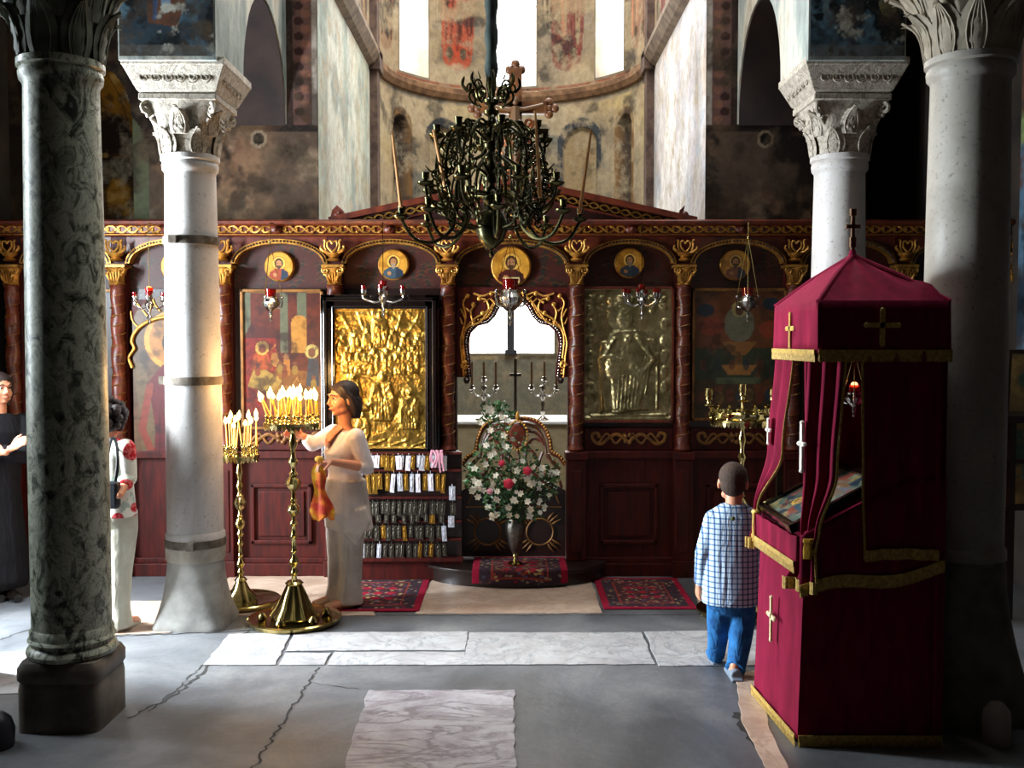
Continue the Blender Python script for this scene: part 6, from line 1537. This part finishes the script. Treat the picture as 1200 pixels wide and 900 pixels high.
for (h_, k_, a_) in ((W(844,718,.045),W(841,750,.1),W(838,778,.2)),(W(869,718,.02),W(867,755,-.02),W(861,790,-.08))): limb(b, [h_,k_,Vector((a_.x,a_.y,.07))], [.04,.034,.028]); limb(b, [Vector((a_.x,a_.y,.05)), Vector((a_.x+.005,a_.y+.09,.035))], [.03,.025])
b.build('body', SKIN, pb, smooth=60, mods=rm(.0055, 3))
face_bits(pb, hM)
h = MB(); h.sph((0,-.02,.038),(.079,.094,.081),22,hM); h.sph((0,-.05,-.012),(.068,.055,.06),18,hM); h.build('short_hair', mat('cropped_brown_hair', hx('40291a'), .85, c2=hx('2a1a10'), ns=90, bump=.6, bs=200), pb, mods=rm(.005,2))
def plaid():
    n = N('blue_checked_cotton'); sp = n.n.new('ShaderNodeSeparateXYZ'); n.link(n.co, sp.inputs[0])
    def stripes(sock, freq, lo):
        a = n.n.new('ShaderNodeMath'); a.operation = 'MULTIPLY'; n.link(sock, a.inputs[0]); a.inputs[1].default_value = freq
        f = n.n.new('ShaderNodeMath'); f.operation = 'SINE'; n.link(a.outputs[0], f.inputs[0])
        return n.ramp(f.outputs[0], [(lo,(0,0,0)),(lo+.25,(1,1,1))])
    c = n.mix(stripes(sp.outputs[0], 300, .15), hx('c9d6e4'), hx('7f9cc0')); c = n.mix(stripes(sp.outputs[2], 300, .15), c, hx('7f9cc0'), 'MULTIPLY') if False else c
    A = stripes(sp.outputs[0], 2*PI/.029, .5); B = stripes(sp.outputs[2], 2*PI/.029, .55)
    c = n.mix(A, hx('c6d4e0'), hx('5a7498')); c2_ = n.mix(B, hx('f4f7fa'), hx('86a0bc')); c = n.mix(1.0, c, c2_, 'MULTIPLY')
    n.set(c, .85, Specular_IOR_Level=.2); n.bump(n.noise(7,4,.5,stretch=(2,2,.5),dist=1), .5, .03); return n.m
t_ = MB(); torso(t_, [(W(860,591),.07,.06),(W(860,597),.115,.075),(W(859,604),.148,.09),(W(858,618),.155,.1),(W(857,650),.148,.108),(W(856,685),.152,.118),(W(856,706),.158,.122)], lat, fwd)
limb(t_, [shL,elL,W(821,680,.03)], [.052,.046,.036]); limb(t_, [shR,elR,wrR], [.052,.046,.036])
t_.tube([W(848,592,-.01),W(860,596,-.05),W(872,592,-.01)], .018, 8)
PL = plaid(); sh_ = t_.build('checked_shirt', PL, pb, mods=rm(.0065, 4))
m = MB(); m.sph(W(859,608,-.105),(.012,.004,.013),12); m.build('round_patch', mat('green_badge', hx('3a4a2a'), .6, c2=hx('7a8a4a'), ns=60), sh_)
jm = cloth_mat('blue_denim', hx('2a6aa0'), hx('1c4a7a'), 14, .7)
m = MB()
m.tube([W(845,696,.01),W(843,725,.04),W(841,750,.1),W(839,768,.16),Vector((W(838,780,.2).x,W(838,780,.2).y,.06))], [.08,.07,.056,.05,.055], 18)
m.tube([W(868,696,.0),W(869,728,.0),W(867,755,-.02),W(863,780,-.06),Vector((W(861,790,-.08).x,W(861,790,-.08).y,.05))], [.085,.076,.062,.053,.06], 18)
m.sph(W(856,698),(.148,.116,.12),16); m.build('jeans', jm, pb, mods=rm(.0075, 4))
for c_ in (W(838,780,.2),W(861,790,-.08)):
    m = MB(); q = Vector((c_.x,c_.y,0)); m.tube([q+Vector((0,-.05,.03)),q+Vector((0,.03,.032)),q+Vector((.01,.13,.026))],[.032,.034,.026],12); m.b2(q.x-.032,q.x+.034,q.y-.075,q.y+.14,.0,.016); m.build('shoe', mat('grey_blue_shoe', hx('6a7480'), .7), pb, mods=rm(.006,2))
# ---- woman in the floral top, half behind the near-left column
D = 6.25; W = lambda px, py, dd=0: P(px, py, D+dd)
fwd = Vector((.45,.89,0)); lat = Vector((.89,-.45,0))
pf = thing('person', 'curly-haired woman in a floral top and white trousers, half hidden by the green column', 'person', tuple(W(133,745))[:2]+(0,))
hM = headM(W(127,491), Vector((.3,.95,0)), -.1, 0, 1.05)
b = MB(); head(b, hM); limb(b, [W(127,505),W(126,515)], [.05,.055])
torso(b, [(W(124,517),.1,.06),(W(126,540),.13,.09),(W(130,580),.11,.08),(W(132,610),.14,.1)], lat, fwd)
shR = W(147,526,-.06); elR = W(150,560,-.05); wrR = W(140,580,-.2); shL = W(106,525,.02); elL = W(100,562,.03); wrL = W(100,590,.1)
for a_, c_, d_ in ((shL,elL,wrL),(shR,elR,wrR)): limb(b, [a_,c_,d_], [.045,.037,.024])
hand(b, wrR, (-.8,.1,-.4), (0,.5,-.8), (0,-.5,.8), .95, .6); hand(b, wrL, (0,.2,-1), (1,0,0), (0,1,0), .95, .4)
for hx_ in (124,141): limb(b, [W(hx_,610),W(hx_-1,670),Vector((W(hx_,735).x,D,.08))], [.09,.055,.04]); limb(b, [Vector((W(hx_,735).x,D,.05)),Vector((W(hx_,735).x+.05,D+.13,.035))], [.035,.028])
b.build('body', SKIN, pf, smooth=60, mods=rm(.0065, 3))
h = MB(); rnd = random.Random(9)
h.sph((0,-.02,.03),(.09,.1,.09),18,hM)
for q in range(90):
    a, e = rnd.uniform(0,2*PI), rnd.uniform(-1.0,1.4); p = Vector((.108*math.cos(a)*math.cos(e), -.025+.1*math.sin(a)*math.cos(e), .02+.1*math.sin(e)))
    if p.y > .05 and p.z < .05: continue
    h.sph(p, rnd.uniform(.018,.03), 8, hM)
h.build('curly_hair', HAIRD, pf)
def floral():
    n = N('floral_cotton'); v = n.n.new('ShaderNodeTexVoronoi'); v.inputs['Scale'].default_value = 8.5; n.link(n.co, v.inputs['Vector'])
    red = n.ramp(v.outputs['Distance'], [(.46,(1,1,1)),(.50,(0,0,0))]); c = n.mix(n.ramp(n.noise(12,3), [(.55,(0,0,0)),(.6,(.7,.7,.7))]), hx('e6e2d4'), hx('8aa89a'))
    pet = n.mix(n.ramp(n.noise(40,2), [(.45,(0,0,0)),(.55,(1,1,1))]), hx('b81822'), hx('d96a6a')); n.set(n.mix(red, c, pet), .8, Specular_IOR_Level=.2); n.bump(n.noise(9,4),.4,.02); return n.m
t_ = MB(); torso(t_, [(W(124,512),.07,.055),(W(125,520),.14,.085),(W(128,535),.155,.11),(W(131,560),.14,.105),(W(133,590),.145,.11),(W(134,604),.15,.115)], lat, fwd)
limb(t_, [shL,elL], [.062,.055]); limb(t_, [shR,elR,elR.lerp(wrR,.3)], [.064,.056,.05]); t_.build('floral_top', floral(), pf, mods=rm(.008,4))
WT = cloth_mat('white_trousers', hx('d9d4c2'), hx('c4bda8'), 8, .6); m = MB()
for hx_ in (124,140): m.tube([W(hx_+1,598),W(hx_+1,620),W(hx_,670),W(hx_-1,710),Vector((W(hx_,735).x,D,.03))], [.105,.108,.078,.07,.085], 18)
m.sph(W(133,605),(.15,.13,.12),16); m.build('trousers', WT, pf, mods=rm(.008,4))
for hx_ in (124,140):
    q = Vector((W(hx_,735).x,D,0)); m = MB(); m.tube([q+Vector((-.02,-.04,.03)),q+Vector((.03,.08,.03)),q+Vector((.06,.16,.025))],[.036,.038,.026],10); m.build('shoe', mat('pale_shoe', hx('c9c4b4'), .7), pf)
bg = thing('shoulder_bag', 'black shoulder bag carried at the side of the woman in the floral top', 'bag', tuple(W(124,580,-.16)))
m = MB(); c_ = W(125,580,-.19); m.box(tuple(c_),(.16,.07,.17)); m.build('bag_body', mat('black_leather', hx('14161c'), .4), bg, bevel=.02)
m = MB(); m.tube(crom([W(118,575,-.19),W(124,545,-.15),W(130,516,-.11),W(136,518,-.1),W(138,545,-.17),W(133,575,-.19)],6), .011, 6, flat=.5); m.build('strap', bg.children[0].data.materials[0] if bg.children else BLACKW, bg)
# ---- woman in black at the far left edge
D = 7.05; W = lambda px, py, dd=0: P(px, py, D+dd)
fwd = Vector((.75,-.66,0)); lat = Vector((.66,.75,0))
pd = thing('person', 'woman in black clothes with folded arms at the far left edge behind the green column', 'person', tuple(W(-2,700))[:2]+(0,))
hM = headM(W(0,456), Vector((.8,-.6,0)), 0, 0, 1.0)
b = MB(); head(b, hM); limb(b, [W(-1,472),W(-1,486)], [.048,.05])
torso(b, [(W(-1,490),.12,.06),(W(-2,520),.14,.09),(W(-3,560),.12,.09),(W(-4,600),.14,.1),(W(-4,625),.12,.1)], lat, fwd)
sh1 = W(-1,495)+lat*.165; sh2 = W(-1,495)-lat*.165; el1 = W(28,535,.02); el2 = W(-24,540,-.15); w1 = W(6,530,-.2); w2 = W(14,525,-.18)
limb(b, [sh1,sh1.lerp(el1,.5),el1,w1], [.045,.04,.035,.024]); limb(b, [sh2,el2,w2], [.045,.036,.024])
hand(b, w1, (-.9,-.2,.1), (.3,.8,0), (0,0,1), .95, .4); hand(b, w2, (.5,-.3,.3), (.2,.9,-.2), (0,0,1), .95, .4)
for hx_ in (-12,8): limb(b, [W(hx_,625),W(hx_,665),Vector((W(hx_,690).x,D,.08))], [.08,.05,.04]); q = Vector((W(hx_,690).x,D,.05)); limb(b, [q, q+fwd*.14+Vector((0,0,-.015))], [.036,.028])
for hx_ in (-12,8):
    q = Vector((W(hx_,690).x,D,0)); m = MB(); m.tube([q-fwd*.03+Vector((0,0,.03)),q+fwd*.08+Vector((0,0,.035)),q+fwd*.19+Vector((0,0,.028))],[.045,.046,.032],12); m.build('shoe', BLACKW, pd)
b.build('body', SKIN, pd, smooth=60, mods=rm(.0065,3)); face_bits(pd, hM)
h = MB(); h.sph((0,-.02,.042),(.083,.096,.084),20,hM); h.sph((0,-.05,-.03),(.075,.065,.11),18,hM)
for s_ in (-1,1): h.tube([(s_*.05,.03,.09),(s_*.078,.0,.04),(s_*.078,-.02,-.04),(s_*.06,-.03,-.12)], [.02,.022,.026,.02], 8, hM)
h.build('hair', HAIRD, pd, mods=rm(.007,3))
BK = cloth_mat('black_cloth', hx('17161a'), hx('0e0d10')); t_ = MB()
torso(t_, [(W(-1,484),.07,.055),(W(-1,490),.14,.075),(W(-2,505),.175,.11),(W(-3,540),.16,.12),(W(-3,570),.15,.115),(W(-4,620),.19,.14),(W(-4,680),.22,.17),(Vector((W(-4,690).x,D,.08)),.21,.16)], lat, fwd)
limb(t_, [sh1,sh1.lerp(el1,.5),el1,el1.lerp(w1,.8)], [.062,.058,.052,.042]); limb(t_, [sh2,el2,el2.lerp(w2,.8)], [.062,.052,.042]); t_.build('black_dress', BK, pd, mods=rm(.009,4))

# ================================================================ RIGHT EDGE FURNITURE
st = thing('wooden_stand', 'dark wooden railed stand at the right edge behind the thick grey column', 'stand', (3.45,6.6,0))
x0, x1 = P(1174,500,6.5).x, P(1174,500,6.5).x+.5; y0 = 6.5
m = MB(); m.b2(x0-.02,x1,y0-.02,y0+.4,P(1180,496,y0).z,P(1180,487,y0).z); m.build('top_rail', WOODD, st, smooth=0, bevel=.006)
for xx in (P(1188,500,y0).x, x1-.04):
    m = MB(); m.b2(xx-.02,xx+.02,y0,y0+.04,0,P(1180,496,y0).z); m.b2(xx-.02,xx+.02,y0+.34,y0+.38,0,P(1180,496,y0).z); m.build('post', WOODD, st, smooth=0)
for py in (541,596):
    m = MB(); z_ = P(1180,py,y0).z; m.b2(x0,x1-.04,y0+.005,y0+.035,z_-.015,z_+.015); m.build('cross_rail', WOODD, st, smooth=0)
lp = thing('leaning_icon', 'pale brown painted panel leaning behind the railed stand at the right edge', 'icon', (3.6,6.95,0.9))
cv = Cv(50, 2.2, '6a5232'); cv.mottle('8a6a3a', 4, .45, .6, 8); cv.mottle('3a4a3a', 5, .55, .65, 9); cv.saint(.5,.3,1.0,'5a4a2a','4a5a5a')
xa = P(1176,500,6.95).x; zA, zB = P(1180,590,6.95).z, P(1180,415,6.95).z
cv.mesh('painted_panel', ICONP, lambda u,v,h: (xa+.1*v+.42*u, 6.93+.12*v, zA+(zB-zA)*v), lp)
m = MB(); m.add([(xa+.1*v+.42*u, 6.94+.12*v+d, zA+(zB-zA)*v) for d in (0,.03) for u, v in ((-.03,-.03),(1.03,-.03),(1.03,1.03),(-.03,1.03))], [(0,1,2,3),(7,6,5,4),(0,4,5,1),(1,5,6,2),(2,6,7,3),(3,7,4,0)]); m.build('frame', WOODD, lp, smooth=0)
c_ = P(1196,862,4.55); m = MB(); m.lathe([(.06,0),(.062,.1),(.058,.15),(.03,.185),(.005,.19)], 24, (G(1201,905).x+.03,4.5,0), Matrix.Identity(4))
tag(m.build('stone_bollard', mat('pale_worn_stone', hx('a89a92'), .5), loc=(G(1201,905).x+.03,4.5,0)), 'low rounded stone post at the bottom right corner of the floor', 'bollard')
m = MB(); q = G(4,895); m.lathe([(.07,0),(.075,.08),(.06,.13),(.03,.16),(.005,.165)], 24, (P(2,860,4.45).x-.02,4.45,0))
tag(m.build('dark_round_stool', mat('dark_leather_pad', hx('14121a'), .5), loc=(P(2,860,4.45).x-.02,4.45,0)), 'low dark rounded footstool at the bottom left corner beside the green column base', 'footstool')
# ================================================================ LIGHT, CAMERA
def area(name, loc, rot, sx, sy, e, c):
    l = bpy.data.lights.new(name, 'AREA'); l.shape = 'RECTANGLE'; l.size = sx; l.size_y = sy; l.energy = e; l.color = c
    o = bpy.data.objects.new(name, l); col.objects.link(o); o.location = loc; o.rotation_euler = rot; return o
def aim(o, tgt):
    d = Vector(tgt)-o.location; o.rotation_euler = d.to_track_quat('-Z', 'Y').to_euler()
def point(name, loc, e, c, r=.05):
    l = bpy.data.lights.new(name, 'POINT'); l.energy = e; l.color = c; l.shadow_soft_size = r
    o = bpy.data.objects.new(name, l); col.objects.link(o); o.location = loc; return o
a = area('door_daylight', (-4.3,5.82,1.7), (0,0,0), .7, 2.5, 860, (.80,.91,1)); aim(a, (0,5.5,.6))
a = area('added_rim_light', (-4.3,4.98,2.6), (0,0,0), .3, 2.4, 80, (.80,.91,1)); aim(a, (-2,4.85,1.6))  # added rim light for the green column, through the unseen slit
a = area('dome_daylight', (0,5.9,TOP+.15), (0,0,0), 2.4, 2.4, 125, (.86,.93,1)); aim(a, (0,6.3,0))
for i,(d,z,e) in enumerate(((-52,6.0,110),(0.5,6.0,150),(51.5,6.0,110),(0,2.4,80))):
    p = arcpt(AR+.75, d, z); q = arcpt(0, d, z-.6); a = area('window_daylight', p, (0,0,0), .5, 1.6 if z > 4 else 1.2, e, (1,.96,.9)); aim(a, q)
a = area('added_bema_fill', (0,9.6,TOP-.05), (0,0,0), 2.2, 2.0, 240, (1,.96,.9)); aim(a, (0,10,0))  # added fill below the closed ceiling, brightens the bema walls
WARM = (1,.57,.22)
for dx, dy, e in ((-.12,.05,9),(.1,-.05,9),(.0,.12,14)):
    point('candle_glow', P(343,466,6.45)+Vector((dx,dy,.1)), e, WARM, .06)
point('candle_glow', P(279,494,6.9)+Vector((.03,0,.1)), 5, WARM, .06)
w = bpy.data.worlds.new('sky'); bpy.context.scene.world = w; w.use_nodes = True
w.node_tree.nodes['Background'].inputs[0].default_value = (1,.985,.95,1); w.node_tree.nodes['Background'].inputs[1].default_value = 5
cd = bpy.data.cameras.new('camera'); cam = bpy.data.objects.new('camera', cd); col.objects.link(cam)
cam.location = (0,0,CZ); cam.rotation_euler = (PI/2-TH,0,0); cd.sensor_width = 36; cd.lens = F/1200*36; cd.clip_start = .05
sc = bpy.context.scene; sc.camera = cam
vs = sc.view_settings; vs.view_transform = 'Standard'; vs.look = 'None'; vs.gamma = 1; vs.use_curve_mapping = False; vs.exposure = .1
